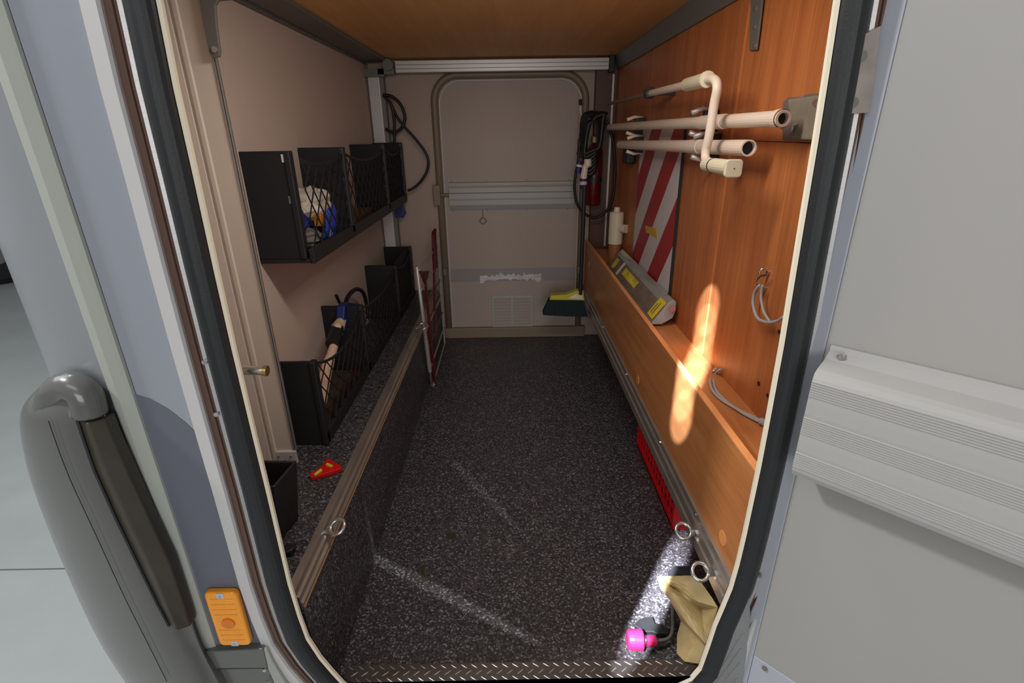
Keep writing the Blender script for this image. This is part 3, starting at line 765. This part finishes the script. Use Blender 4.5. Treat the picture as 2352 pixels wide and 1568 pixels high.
# red spirit level
sl = thing('spirit_level', 'small red cross shaped spirit level on the speckled platform', 'level', (-.50, .35, ZP))
P_ = [atz(a, b, ZP+.001) for a, b in ((712, 1096), (716, 1105), (786, 1084), (786, 1078), (768, 1068), (756, 1061), (748, 1064), (747, 1072), (733, 1084))]
finish('level_body', prism(B(), P_, (0, 0, .013)), M_red, sl, bevel=.002)
for (a, b) in (((722, 1091), (738, 1079)), ((751, 1066), (762, 1071))):
    p = atz(*a, ZP+.015); q = atz(*b, ZP+.015)
    finish('vial', tube(B(), [p, q], .0045, 8), M_lvl, sl)

# ------------------------------------------------------------------ folding rack
fr = thing('drying_rack', 'folded grey tube rack with red strips leaning on the platform rail', 'rack', (-.395, 1.7, 0))
def fp(px, py, x=-.392): return atx(px, py, x)
A0, A1 = Vector((-.394, 1.462, .003)), fp(957, 612)
C0, C1 = Vector((-.390, 1.99, .012)), Vector((-.392, 1.99, .60))
finish('front_tube', tube(B(), [A0, A0.lerp(A1, .38), A0.lerp(A1, .39), A1], [.0062, .0062, .0085, .0075], 10), M_ldr, fr, smooth=True)
finish('joint_sleeve', tube(B(), [A0.lerp(A1, .14), A0.lerp(A1, .42)], .0098, 10), M_ldr, fr)
finish('foot', tube(B(), [A0+Vector((.0, .0, -.001)), A0+Vector((.012, .01, .004))], .006, 8), M_ldr, fr)
finish('rear_tube', tube(B(), [C0, C1], .006, 8), M_ldr, fr)
for k, (a, c) in enumerate(((.0, .0), (.17, .16), (.34, .33), (.50, .50), (.66, .66), (.82, .83), (.97, .98))):
    finish('rung', tube(B(), [A0.lerp(A1, a)+Vector((.006, 0, .004)), C0.lerp(C1, c)], .0044, 7), (M_ldr, M_ldr, M_ldrgold, M_ldr, M_ldrgold, M_ldr, M_ldr)[k], fr)
bm = B(); tube(bm, [A0+Vector((.012, .03, .01)), A0.lerp(A1, .9)+Vector((.012, .10, 0))], .007, 6)
finish('red_strip', bm, M_ldrred, fr)
bm = B(); tube(bm, [(-.385, 1.63, .20), (-.385, 1.80, .62), (-.385, 1.83, .70)], .007, 6)
finish('red_strip', bm, M_ldrred, fr)
for dy in (0, .07):
    finish('red_hook', tube(B(), smoothpath([(-.387, 1.78+dy, .50), (-.387, 1.80+dy, .60), (-.384, 1.80+dy, .68), (-.380, 1.79+dy, .70)], 4), .008, 7), M_ldrred, fr)
finish('red_plate', prism(B(), [fp(962, 622, -.386), fp(985, 622, -.386), fp(975, 655, -.386)], (.004, 0, 0)), M_ldrred, fr)

# ------------------------------------------------------------------ eye bolts
def eyebolt(c, axis, nrm, label, R=.0175, r=.0042):
    c = Vector(c); axis = Vector(axis).normalized()
    t = thing('eye_bolt', label, 'bolt', tuple(c), 'eye bolts on the two side rails')
    bm = B(); torus(bm, c+axis*(R+.007), nrm, R, r, 28, 10); finish('ring', bm, M_zinc, t, smooth=True)
    finish('nut', cyl(B(), c-axis*.001, c+axis*.008, .0095, 6), M_zinc, t)
    finish('shank', cyl(B(), c-axis*.010, c+axis*.009, .005, 10), M_zinc, t)
    return t
eyebolt((-.421, .118, .322), (.9, 0, .45), (-.30, -.45, .85), 'zinc eye bolt on the left platform rail, nearest the door')
eyebolt(tuple(atx(960, 752, -.415)), (.9, 0, .25), (-.1, -.5, .85), 'zinc eye bolt on the left platform rail, beside the folded rack')
eyebolt((.420, .137, .283), (-1, 0, .12), (0, -.55, .85), 'zinc eye bolt on the right rail, beside the red crate')
eyebolt((.420, .022, .279), (-1, 0, .05), (.1, -.7, .7), 'zinc eye bolt on the right rail, above the khaki pouch')

# ------------------------------------------------------------------ pipes on the right wall
def pipe_clip(y, z, r, x=.5):
    t = thing('pipe_clip', '', 'clip', (.55, y, z), 'double clips holding the straight pipes')
    finish('clip_base', box(B(), (.520, y-.008, z-.032), (.559, y+.012, z+.032)), M_black, t, bevel=.004)
    for s in (1, -1):
        finish('clip_arm', tube(B(), [(.552, y, z+s*.030), (.515, y-.003, z+s*.034), (.485, y-.006, z+s*.024)], [.006, .006, .0068], 10), M_ldr if y < 1 else M_pipe, t, smooth=True)
    return t
pa0, pa1 = atx(1800, 272, .5), atx(1400, 292, .5)
o = thing('pvc_pipe', 'long pale pipe clipped along the wood wall, upper of two straight', 'pipe', tuple(pa0), 'straight pipes on the wood wall')
bm = B(); hollow(bm, pa0, pa1, .0145, .010); finish('pipe', bm, M_pipe, o, smooth=False)
dpa = (pa1-pa0).normalized()
finish('dark_bore', cyl(B(), pa0+dpa*.012, pa0+dpa*.2, .0096, 16), M_hollow, o)  # dark plug paints the shade inside the pipe mouth
finish('end_socket', tube(B(), [pa0+dpa*.004, pa0+dpa*.02], .0168, 20, cap=False), M_pipe, o)
finish('coupling', tube(B(), [pa0+dpa*.27, pa0+dpa*.42], .0165, 20), M_pipe, o)
pb0, pb1 = atx(1720, 340, .5), atx(1425, 332, .5)
o = thing('pvc_pipe', 'shorter pale pipe with open end, below the upper straight pipe', 'pipe', tuple(pb0), 'straight pipes on the wood wall')
bm = B(); hollow(bm, pb0, pb1, .0165, .0135); finish('pipe', bm, M_pipe, o)
dpb = (pb1-pb0).normalized()
finish('dark_bore', cyl(B(), pb0+dpb*.012, pb0+dpb*.2, .0131, 16), M_hollow, o)  # same painted shade for the open end of this pipe
finish('coupling', tube(B(), [pb0+dpb*.28, pb0+dpb*.36], .0180, 20), M_pipe, o)
for (c, r, lab) in ((pa0+dpa*.47, .015, 'double grey clip holding the upper straight pipe, near end'), (pb0+dpb*.31, .018, 'double grey clip holding the lower straight pipe, near end'),
                    (pa0+dpa*1.25, .015, 'double white clip holding the upper straight pipe, far end'), (pb0+dpb*1.10, .018, 'double white clip holding the lower straight pipe, far end')):
    t = pipe_clip(c.y, c.z, r); t['label'] = lab
S = [atx(1380, 243, .50), atx(1490, 215, .47), atx(1580, 194, .455), atx(1625, 182, .45), atx(1642, 184, .45), atx(1647, 202, .45), atx(1640, 240, .45), atx(1629, 310, .45), atx(1621, 345, .45), atx(1622, 368, .45), atx(1640, 380, .448), atx(1680, 386, .445)]
o = thing('drain_pipe', 'pale S-bent drain pipe hooked in front of the straight pipes', 'pipe', tuple(S[3]))
finish('bent_pipe', tube(B(), smoothpath(S[1:], 6), .0098, 14), M_pipe, o, smooth=True)
finish('tail_tube', tube(B(), [S[0].lerp(S[1], .25), S[1]], .0075, 12), M_taupe, o)
d = (S[2]-S[3]).normalized()
finish('upper_sleeve', tube(B(), [S[3]+d*.0, S[3]+d*.012, S[3]+d*.012, S[3]+d*.16, S[3]+d*.165], [.0175, .0175, .0155, .0155, .012], 18), M_pipec, o)
d = (S[-1]-S[-2]).normalized()
finish('lower_sleeve', tube(B(), [S[-1]-d*.150, S[-1]-d*.01, S[-1]], [.0150, .0155, .0155], 18), M_pipec, o)
bm = B(); c = S[-1]+d*.004; e1 = d.cross(Vector((0,0,1))).normalized(); e2 = e1.cross(d)
pl = []
for (sx_, sy_, a0) in ((1, 1, 0), (-1, 1, 1), (-1, -1, 2), (1, -1, 3)):
    for k in range(4): a = pi/2*(a0+k/3); pl.append(c+e1*(sx_*.010+.007*cos(a))+e2*(sy_*.010+.007*sin(a)))
prism(bm, pl, d*.010); finish('end_plug', bm, M_pipec, o, bevel=.002)
finish('plug_hole', cyl(B(), c+d*.010, c+d*.0108, .0012, 8), M_hollow, o)
finish('joint_gap', tube(B(), [S[-1]-d*.105, S[-1]-d*.100], .0158, 18), M_stain, o)
q = atx(1493, 213, .475)
t = thing('pipe_clip', 'black ring clip around the S-bent pipe where it meets its thin tail', 'clip', (.55, q.y, q.z))
finish('clip_ring', tube(B(), [q+Vector((0, -.006, 0)), q+Vector((0, .012, 0))], .019, 16), M_black, t)
finish('clip_foot', box(B(), (.49, q.y-.004, q.z-.008), (.559, q.y+.012, q.z+.008)), M_black, t)

# far horizontal tube end block
tag(finish('black_plug', box(B(), (.52, 1.56, 1.02), (.559, 1.66, 1.09)), M_black, bevel=.008), 'black plastic cap on the wood wall under the far pipe ends', 'cap')

# ------------------------------------------------------------------ striped warning sign
def stripe_mat():
    m = bpy.data.materials.new('red_white_diagonal_stripes'); m.use_nodes = True; nt = m.node_tree; b = nt.nodes['Principled BSDF']; L = nt.links.new
    tc = nt.nodes.new('ShaderNodeTexCoord'); sp = nt.nodes.new('ShaderNodeSeparateXYZ'); L(tc.outputs['Object'], sp.inputs[0])
    # stripe coordinate: z*cos + y*sin
    a = nt.nodes.new('ShaderNodeMath'); a.operation = 'MULTIPLY'; a.inputs[1].default_value = STR[0]; L(sp.outputs[1], a.inputs[0])
    c = nt.nodes.new('ShaderNodeMath'); c.operation = 'MULTIPLY_ADD'; c.inputs[1].default_value = STR[1]; L(sp.outputs[2], c.inputs[0]); L(a.outputs[0], c.inputs[2])
    d = nt.nodes.new('ShaderNodeMath'); d.operation = 'ADD'; d.inputs[1].default_value = STR[2]+100; L(c.outputs[0], d.inputs[0])
    f = nt.nodes.new('ShaderNodeMath'); f.operation = 'FRACT'; L(d.outputs[0], f.inputs[0])
    g = nt.nodes.new('ShaderNodeMath'); g.operation = 'GREATER_THAN'; g.inputs[1].default_value = .5; L(f.outputs[0], g.inputs[0])
    mx = nt.nodes.new('ShaderNodeMix'); mx.data_type = 'RGBA'; L(g.outputs[0], mx.inputs[0])
    mx.inputs[6].default_value = lin((214, 206, 208)); mx.inputs[7].default_value = lin((168, 36, 44))
    L(mx.outputs[2], b.inputs['Base Color']); b.inputs['Roughness'].default_value = .45
    return m
# stripe edges run along dy:dz = (-.27, .325)+...; period measured horizontally is about .28
STR = (1/.285, .86/.285, -(1.197+.86*.628)/.285)
sg = thing('warning_sign', 'red and white diagonally striped warning board leaning on the wood wall', 'sign', (.55, 1.2, .57))
bm = B(); prism(bm, [(.551, .905, .568), (.552, .925, 1.170), (.552, 1.47, 1.170), (.551, 1.46, .568)], (.006, 0, 0))
o = finish('board', bm, stripe_mat(), sg)
finish('dark_edge', prism(B(), [(.5505, .897, .566), (.5515, .917, 1.172), (.5515, .9245, 1.172), (.5505, .9045, .566)], (.0085, 0, 0)), M_black, sg)
p = [atx(a, b, .5508) for a, b in ((1482, 517), (1508, 526), (1510, 549), (1499, 541), (1484, 533))]
finish('yellow_sticker', prism(B(), p, (-.001, 0, 0)), mat('ochre_sticker', (214, 170, 60), .6), sg)

# ------------------------------------------------------------------ things on the ledge
# pipe tee standing upright
o = thing('pipe_tee', 'cream pipe tee fitting standing on the far end of the ledge', 'fitting', (.53, 1.7, .55))
tx, tyy = .515, 1.68
finish('lower_stub', cyl(B(), (tx, tyy, .551), (tx, tyy, .665), .030, 20), mat('brown_fitting', (150, 92, 56), .5), o)
finish('tee_body', tube(B(), [(tx, tyy, .650), (tx, tyy, .795), (tx, tyy, .80)], [.034, .034, .030], 20), M_pipec, o)
finish('side_branch', tube(B(), [(tx, tyy, .725), (tx+.04, tyy-.055, .728)], .020, 16), M_pipec, o)
finish('top_nub', cyl(B(), (tx, tyy, .80), (tx, tyy, .822), .016, 14, .013), M_pipec, o)
# clear tube case with yellow labels
cs = thing('clear_case', 'long clear plastic case with yellow labels lying on the ledge', 'case', (.51, 1.2, .55))
y0c, y1c = .80, 1.60
def tilt(x, z, t): return Vector((x, t, z))
prof = [(.470, .553), (.472, .562), (.520, .628), (.535, .640), (.546, .632), (.548, .600), (.540, .575), (.505, .553)]
bm = B(); sweepprof(bm, prof, y0c, y1c, lambda u, v, t: Vector((u+ (t-y0c)*.0, t, v)))
finish('case_shell', bm, mat('smoky_clear_plastic', (150, 146, 142), .12, coat=.6, noise=(12, .25, (1, .3, 1))), cs, bevel=.003)
def facept(k, y): # on slanted front face
    a, b = Vector((.472, 0, .562)), Vector((.520, 0, .628)); n = Vector((-.066, 0, .048)).normalized()
    q = a.lerp(b, k)+n*.0012; q.y = y; return q
def facelabel(nm, y0, y1, k0, k1, m, lift=.0):
    n = Vector((-.066, 0, .048)).normalized()*(.0006+lift)
    finish(nm, prism(B(), [facept(k0, y0), facept(k0, y1), facept(k1, y1), facept(k1, y0)], n), m, cs)
facelabel('printed_card', .805, 1.59, .04, .80, M_box)
facelabel('yellow_label', .812, .875, .08, .95, M_yel, .0006)
facelabel('yellow_label', 1.13, 1.36, .30, .68, M_label, .0006)
facelabel('yellow_label', 1.50, 1.55, .1, .7, M_label, .0006)
facelabel('dark_print', .835, .842, .2, .80, M_box, .0014); facelabel('dark_print', .853, .860, .2, .7, M_box, .0014)
facelabel('white_label', 1.40, 1.43, .05, .8, M_bag, .0006)
finish('end_cap', cyl(B(), (.534, y0c-.001, .608), (.534, y0c-.006, .608), .010, 14), mat('copper_cap', (196, 140, 120), .3, .5), cs)

# ------------------------------------------------------------------ extinguisher, cables, plugs
ex = thing('fire_extinguisher', 'dark red fire extinguisher in the far right corner', 'extinguisher', (.46, 1.99, .8))
ec = (.452, 2.02)
finish('cylinder', tube(B(), [(ec[0], ec[1], .79), (ec[0], ec[1], .80), (ec[0], ec[1], 1.06), (ec[0], ec[1], 1.085), (ec[0], ec[1], 1.10)], [.036, .042, .042, .030, .016], 20), M_ext, ex, smooth=True)
finish('band', tube(B(), [(ec[0], ec[1], .91), (ec[0], ec[1], .935)], .0435, 20), M_black, ex)
finish('valve', box(B(), (ec[0]-.02, ec[1]-.03, 1.10), (ec[0]+.02, ec[1]+.02, 1.135)), mat('valve_brass', (140, 112, 72), .35, .6), ex, bevel=.004)
finish('lever', box(B(), (ec[0]-.012, ec[1]-.055, 1.13), (ec[0]+.012, ec[1]+.02, 1.142)), M_black, ex, bevel=.003)
finish('label', tube(B(), [(ec[0], ec[1], .945), (ec[0], ec[1], 1.02)], .0428, 20), mat('dark_red_label', (92, 14, 16), .5), ex)
cc = thing('cable_coil', 'black power cable coil with blue and white plugs by the far corner', 'cable', (.45, 1.95, 1.0))
def cy(px, py, y=1.95): return aty(px, py, y)
for k, (dx, dy) in enumerate(((0, 0), (4, 3), (-4, 6))):
    pts = [cy(1350+dx, 262+dy), cy(1335+dx, 300+dy), cy(1328+dx, 370), cy(1322, 400), cy(1320+dx, 440+k*4), cy(1332, 480+k*3), cy(1365, 500-k*5), cy(1395, 482), cy(1410+dx, 440), cy(1412, 360), cy(1402+dx, 300), cy(1385, 268+dy), cy(1366, 258+dy)]
    pts = [q+Vector((0, -k*.012, 0)) for q in pts]
    if k == 0: finish('cable_loop', tube(B(), smoothpath(pts, 5, True), .0072, 8, closed=True), M_cable, cc, smooth=True)
for k in range(7):
    xo = k*6
    pts = [cy(1340+xo*.5, 268+k), cy(1352+xo, 262), cy(1372+xo*.3, 270), cy(1375, 310+k*4), cy(1368-xo*.2, 380-k*6), cy(1350-xo*.2, 400-k*8), cy(1340, 350), cy(1336+xo*.3, 300)]
    pts = [q+Vector((0, -.01-k*.004, 0)) for q in pts]
    finish('cable_loop', tube(B(), smoothpath(pts, 4, True), .0115, 8, closed=True), M_cable, cc, smooth=True)
pw = thing('power_plug', 'white and blue camping plug hanging from the black cable', 'plug', tuple(cy(1345, 390, 1.90)))
finish('white_body', tube(B(), [cy(1350, 365, 1.90), cy(1350, 378, 1.90), cy(1344, 384, 1.90), cy(1340, 410, 1.90)], [.018, .020, .015, .018], 12), M_pipe, pw)
finish('blue_collar', tube(B(), [cy(1340, 410, 1.90), cy(1340, 416, 1.90)], .0195, 12), M_dblue, pw)
finish('white_ring', tube(B(), [cy(1340, 416, 1.90), cy(1340, 424, 1.90)], .018, 12), M_pipe, pw)
finish('blue_end', tube(B(), [cy(1340, 424, 1.90), cy(1337, 434, 1.90)], [.017, .013], 12), M_dblue, pw)
pw2 = thing('blue_socket', 'small blue socket cap left of the white plug', 'socket', tuple(cy(1330, 385, 1.93)))
finish('socket', tube(B(), [cy(1331, 372, 1.93), cy(1328, 397, 1.93)], .015, 12), M_dblue, pw2)
finish('white_insert', tube(B(), [cy(1331, 378, 1.925), cy(1330, 383, 1.925)], .0155, 12), M_pipe, pw2)
hk = thing('towel_hook', 'pale bent hook above the cable coil beside the far door', 'hook', tuple(cy(1335, 260, 2.09)))
finish('hook', tube(B(), smoothpath([cy(1333, 240, 2.09), cy(1333, 255, 2.09), cy(1337, 266, 2.09), cy(1343, 273, 2.08)], 4), .006, 8), M_pipec, hk)
finish('red_sleeve', tube(B(), [cy(1333, 228, 2.09), cy(1333, 242, 2.09)], .0085, 8), M_ldrred, hk)
sw = thing('wall_switch', 'small grey switch box on the right edge of the far door', 'switch', tuple(cy(1328, 340, 2.1)))
finish('switch_box', box(B(), (.372, 2.08, 1.03), (.392, 2.118, 1.12)), M_taupe, sw, bevel=.003)
finish('switch_lever', tube(B(), [(.376, 2.08, 1.06), (.365, 2.06, 1.05)], .004, 6), M_black, sw)

# left cables
lc = thing('hanging_cable', 'black looped cable hanging in the far left corner', 'cable', tuple(cy(885, 218, 2.04)))
def q5(a, b): return aty(a, b, 2.02)
finish('cable_loop', tube(B(), smoothpath([q5(880, 218), q5(900, 222), q5(920, 240), q5(930, 268), q5(924, 292), q5(905, 304), q5(886, 296)], 6), .0078, 8), M_cable, lc, smooth=True)
finish('cable_loop', tube(B(), smoothpath([q5(880, 218), q5(896, 235), q5(912, 268), q5(928, 290), q5(955, 320), q5(978, 352), q5(984, 378), q5(975, 405), q5(955, 428), q5(937, 438)], 6), .0068, 8), M_cable, lc, smooth=True)
finish('cable_drop', tube(B(), smoothpath([q5(884, 222), q5(898, 240), q5(905, 270), q5(906, 300), q5(906, 330)], 5), .0075, 8), M_cable, lc, smooth=True)

# ------------------------------------------------------------------ broom
bz = thing('broom', 'dark green broom with yellow label hung on a black pole in the far corner', 'broom', (.37, 1.75, .3))
yb = 1.80
bt = [aty(a, b, yb) for a, b in ((1262, 686), (1338, 686), (1352, 728), (1300, 727), (1247, 724), (1247, 718))]
finish('bristles', prism(B(), bt, (0, .045, 0)), M_green, bz, bevel=.004)
finish('head', prism(B(), [aty(a, b, yb-.004) for a, b in ((1262, 689), (1266, 679), (1300, 677), (1325, 668), (1340, 668), (1343, 690))], (0, .05, 0)), M_broomy, bz, bevel=.004)
finish('head_label', prism(B(), [aty(a, b, yb-.0055) for a, b in ((1305, 685), (1320, 676), (1335, 674), (1338, 687))], (0, .001, 0)), M_bag, bz)
finish('pole', tube(B(), [aty(1333, 676, yb), aty(1341, 470, yb), aty(1343, 425, yb)], .0105, 12), M_black, bz)
finish('metal_tip', prism(B(), [aty(a, b, yb-.002) for a, b in ((1350, 730), (1366, 729), (1366, 735), (1352, 735))], (0, .01, 0)), M_zinc, bz)

# ------------------------------------------------------------------ wall latch plate, hooks and cords
lp = thing('wall_latch', 'grey metal latch block with worn tape on the wood wall near the door', 'latch', (.55, .28, 1.17))
zz = [atx(a, b, .556) for a, b in ((1806, 232), (1815, 224), (1850, 222), (1855, 216), (1895, 214), (1890, 326), (1862, 324), (1803, 322), (1803, 300), (1800, 298), (1802, 245))]
finish('base_plate', prism(B(), zz, (-.005, 0, 0)), M_grey, lp, bevel=.001)
z3 = [atx(a, b, .552) for a, b in ((1822, 228), (1895, 218), (1890, 322), (1838, 320), (1834, 318))]
finish('tape', prism(B(), z3, (-.012, 0, 0)), M_tag, lp, bevel=.003)
finish('latch_rod', tube(B(), [atx(1826, 285, .535), atx(1818, 312, .54)], .003, 8), M_chrome, lp)
finish('dark_spot', cyl(B(), atx(1874, 236, .5405), atx(1874, 236, .539), .006, 14), M_taupe, lp)
def hook_plate(t, px, py, dz=.016):
    p = atx(px, py, XR-.001)
    bm = B(); torus(bm, p+Vector((-.010, 0, 0)), (.2, 1, .1), .009, .0022, 16, 8); finish('eye', bm, M_chrome, t, smooth=True)
    finish('eye_base', cyl(B(), p, p+Vector((-.003, 0, 0)), .006, 12), M_chrome, t)
c1 = thing('elastic_cord', 'grey elastic cord hanging from two chrome eyes on the wood wall', 'cord', tuple(atx(1765, 615, .55)), 'grey elastic cords on the wood wall')
hook_plate(c1, 1765, 625); hook_plate(c1, 1757, 662)
finish('carabiner', tube(B(), smoothpath([atx(1763, 630, .545), atx(1745, 636, .54), atx(1739, 650, .54), atx(1746, 660, .54)], 4), .0022, 8), M_chrome, c1)
finish('cord', tube(B(), smoothpath([atx(1745, 655, .54), atx(1733, 672, .54), atx(1730, 700, .54), atx(1740, 730, .54), atx(1762, 740, .54), atx(1785, 737, .54), atx(1800, 728, .54)], 6), .0034, 8), M_cord, c1, smooth=True)
finish('cord', tube(B(), smoothpath([atx(1752, 655, .543), atx(1748, 680, .543), atx(1754, 715, .543), atx(1768, 738, .541)], 6), .0030, 8), M_cord, c1, smooth=True)
c2 = thing('elastic_cord', 'grey elastic cord hooked low on the wall above the ledge', 'cord', tuple(atx(1640, 855, .55)), 'grey elastic cords on the wood wall')
hook_plate(c2, 1650, 857)
finish('cord', tube(B(), smoothpath([atx(1645, 846, .55), atx(1634, 858, .547), atz(1632, 886, .552), atz(1650, 912, .549), atz(1690, 938, .549), atz(1730, 957, .549), atz(1752, 969, .550)], 6), .0036, 8), M_cord, c2, smooth=True)
finish('cord', tube(B(), smoothpath([atx(1655, 848, .55), atx(1640, 862, .547), atz(1642, 890, .553), atz(1660, 914, .549), atz(1700, 945, .549), atz(1735, 964, .549), atz(1752, 972, .550)], 6), .0032, 8), M_cord, c2, smooth=True)
finish('cord_end', tube(B(), [atz(1746, 966, .5535), atz(1760, 973, .5535)], .008, 12), M_cord, c2)

# ------------------------------------------------------------------ red crate under the ledge
cr = thing('red_crate', 'bright red plastic crate tucked under the wooden ledge', 'crate', (.53, .65, 0))
x0 = .492
def bar3(bm, a, b): box(bm, a, b)
bm = B(); box(bm, (x0, .46, .001), (x0+.008, .92, .03)); box(bm, (x0-.006, .452, .175), (x0+.010, .925, .20)); finish('side_rim', bm, M_redc, cr, bevel=.002)
bm = B()
for k in range(14): y = .46+k*.0345; box(bm, (x0, y, .03), (x0+.006, y+.010, .18))
for z in (.065, .10, .14): box(bm, (x0+.001, .46, z), (x0+.005, .92, z+.010))
finish('side_grille', bm, M_redc, cr)
for ya in (.452, .918): finish('end_wall', box(B(), (x0, ya, .001), (.559, ya+.008, .20)), M_redc, cr)
finish('base', box(B(), (x0, .46, .001), (.559, .92, .01)), M_redc, cr)
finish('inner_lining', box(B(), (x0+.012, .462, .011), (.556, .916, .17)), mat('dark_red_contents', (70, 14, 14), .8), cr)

# ------------------------------------------------------------------ khaki pouch, pink capped tool
kp = thing('khaki_pouch', 'crumpled khaki leather pouch with pointed flap at the door sill', 'pouch', (.38, .05, 0))
K = {
 'tip': atz(1508, 1322, .150), 'tr': atz(1600, 1322, .165), 'r1': atz(1652, 1395, .170), 'r2': atz(1630, 1465, .11),
 'f1': atz(1552, 1366, .150), 'f2': atz(1605, 1382, .150), 'v1': atz(1545, 1350, .110), 'v2': atz(1612, 1400, .105),
 'm1': atz(1540, 1375, .120), 'm2': atz(1575, 1425, .110), 'm3': atz(1622, 1478, .115),
 'c1': atz(1567, 1425, .06), 'c2': atz(1557, 1462, .03), 'c3': atz(1556, 1502, .055), 'c4': atz(1572, 1520, .0745), 'c5': atz(1612, 1526, .0745), 'c6': atz(1640, 1490, .09),
 'n1': atz(1590, 1448, .075), 'n2': atz(1592, 1485, .08), 'g1': atz(1515, 1345, .138),
}
bm = B(); KV = {k: bm.verts.new(v) for k, v in K.items()}
for f in (('tip', 'tr', 'f2', 'v1'), ('tr', 'r1', 'f2'), ('tip', 'v1', 'f1', 'g1'), ('v1', 'f2', 'v2', 'f1'), ('f2', 'r1', 'v2'), ('f1', 'v2', 'm3', 'm2'), ('v2', 'r1', 'r2', 'm3'), ('g1', 'f1', 'm2', 'm1'),
          ('m1', 'm2', 'n1', 'c1'), ('m2', 'm3', 'n1'), ('c1', 'n1', 'n2', 'c2'), ('n1', 'm3', 'c6', 'n2'), ('c2', 'n2', 'c4', 'c3'), ('n2', 'c6', 'c5', 'c4'), ('m3', 'r2', 'c6')):
    bm.faces.new([KV[i] for i in f])
o = finish('leather_body', bm, M_khaki, kp)
sm = o.modifiers.new('subdiv', 'SUBSURF'); sm.levels = 2; sm.render_levels = 2; sm.subdivision_type = 'CATMULL_CLARK'
for e in o.data.edges: pass
so = o.modifiers.new('thick', 'SOLIDIFY'); so.thickness = .003; so.offset = -1
crs = o.data.attributes.new('crease_edge', 'FLOAT', 'EDGE')
for e in o.data.edges: crs.data[e.index].value = .8
cv = o.data.attributes.new('crease_vert', 'FLOAT', 'POINT')
for v in o.data.vertices: cv.data[v.index].value = .7
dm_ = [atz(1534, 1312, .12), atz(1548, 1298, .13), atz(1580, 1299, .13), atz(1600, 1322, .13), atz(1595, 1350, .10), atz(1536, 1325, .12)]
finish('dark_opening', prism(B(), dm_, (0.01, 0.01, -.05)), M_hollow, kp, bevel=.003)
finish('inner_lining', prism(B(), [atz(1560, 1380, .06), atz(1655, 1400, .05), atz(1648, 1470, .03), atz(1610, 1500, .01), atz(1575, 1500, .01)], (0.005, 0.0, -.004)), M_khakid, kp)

pt = thing('pink_capped_tool', 'bent grey rod with a bright pink knob lying by the threshold', 'tool', (.3, .06, 0))
k0, k1 = atz(1440, 1468, .026), atz(1478, 1470, .026)
finish('pink_knob', tube(B(), [k0-(k1-k0)*.02, k0+(k1-k0)*.1, k0+(k1-k0)*.35, k1-(k1-k0)*.08, k1], [.017, .0225, .0235, .0235, .021], 24), M_pink, pt, bevel=.003)
k2 = atz(1484, 1471, .026); k3 = atz(1506, 1472, .025)
finish('dark_collar', tube(B(), [k1, k2], .013, 16), M_black, pt)
finish('pink_sleeve', tube(B(), [k2, k3], .0125, 16), M_pink, pt)
finish('rod', tube(B(), smoothpath([k3, atz(1530, 1468, .022), atz(1541, 1458, .020), atz(1545, 1440, .020), atz(1545, 1400, .022), atz(1542, 1370, .024)], 5), .0042, 8), M_grey, pt, smooth=True)
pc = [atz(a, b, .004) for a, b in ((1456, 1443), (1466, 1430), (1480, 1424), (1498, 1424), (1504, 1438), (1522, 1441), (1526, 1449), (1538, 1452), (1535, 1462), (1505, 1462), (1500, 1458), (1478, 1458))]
finish('black_jaw', prism(B(), pc, (0, 0, .012)), M_black, pt, bevel=.002)  # thin black slab standing in for a cast shadow on the floor
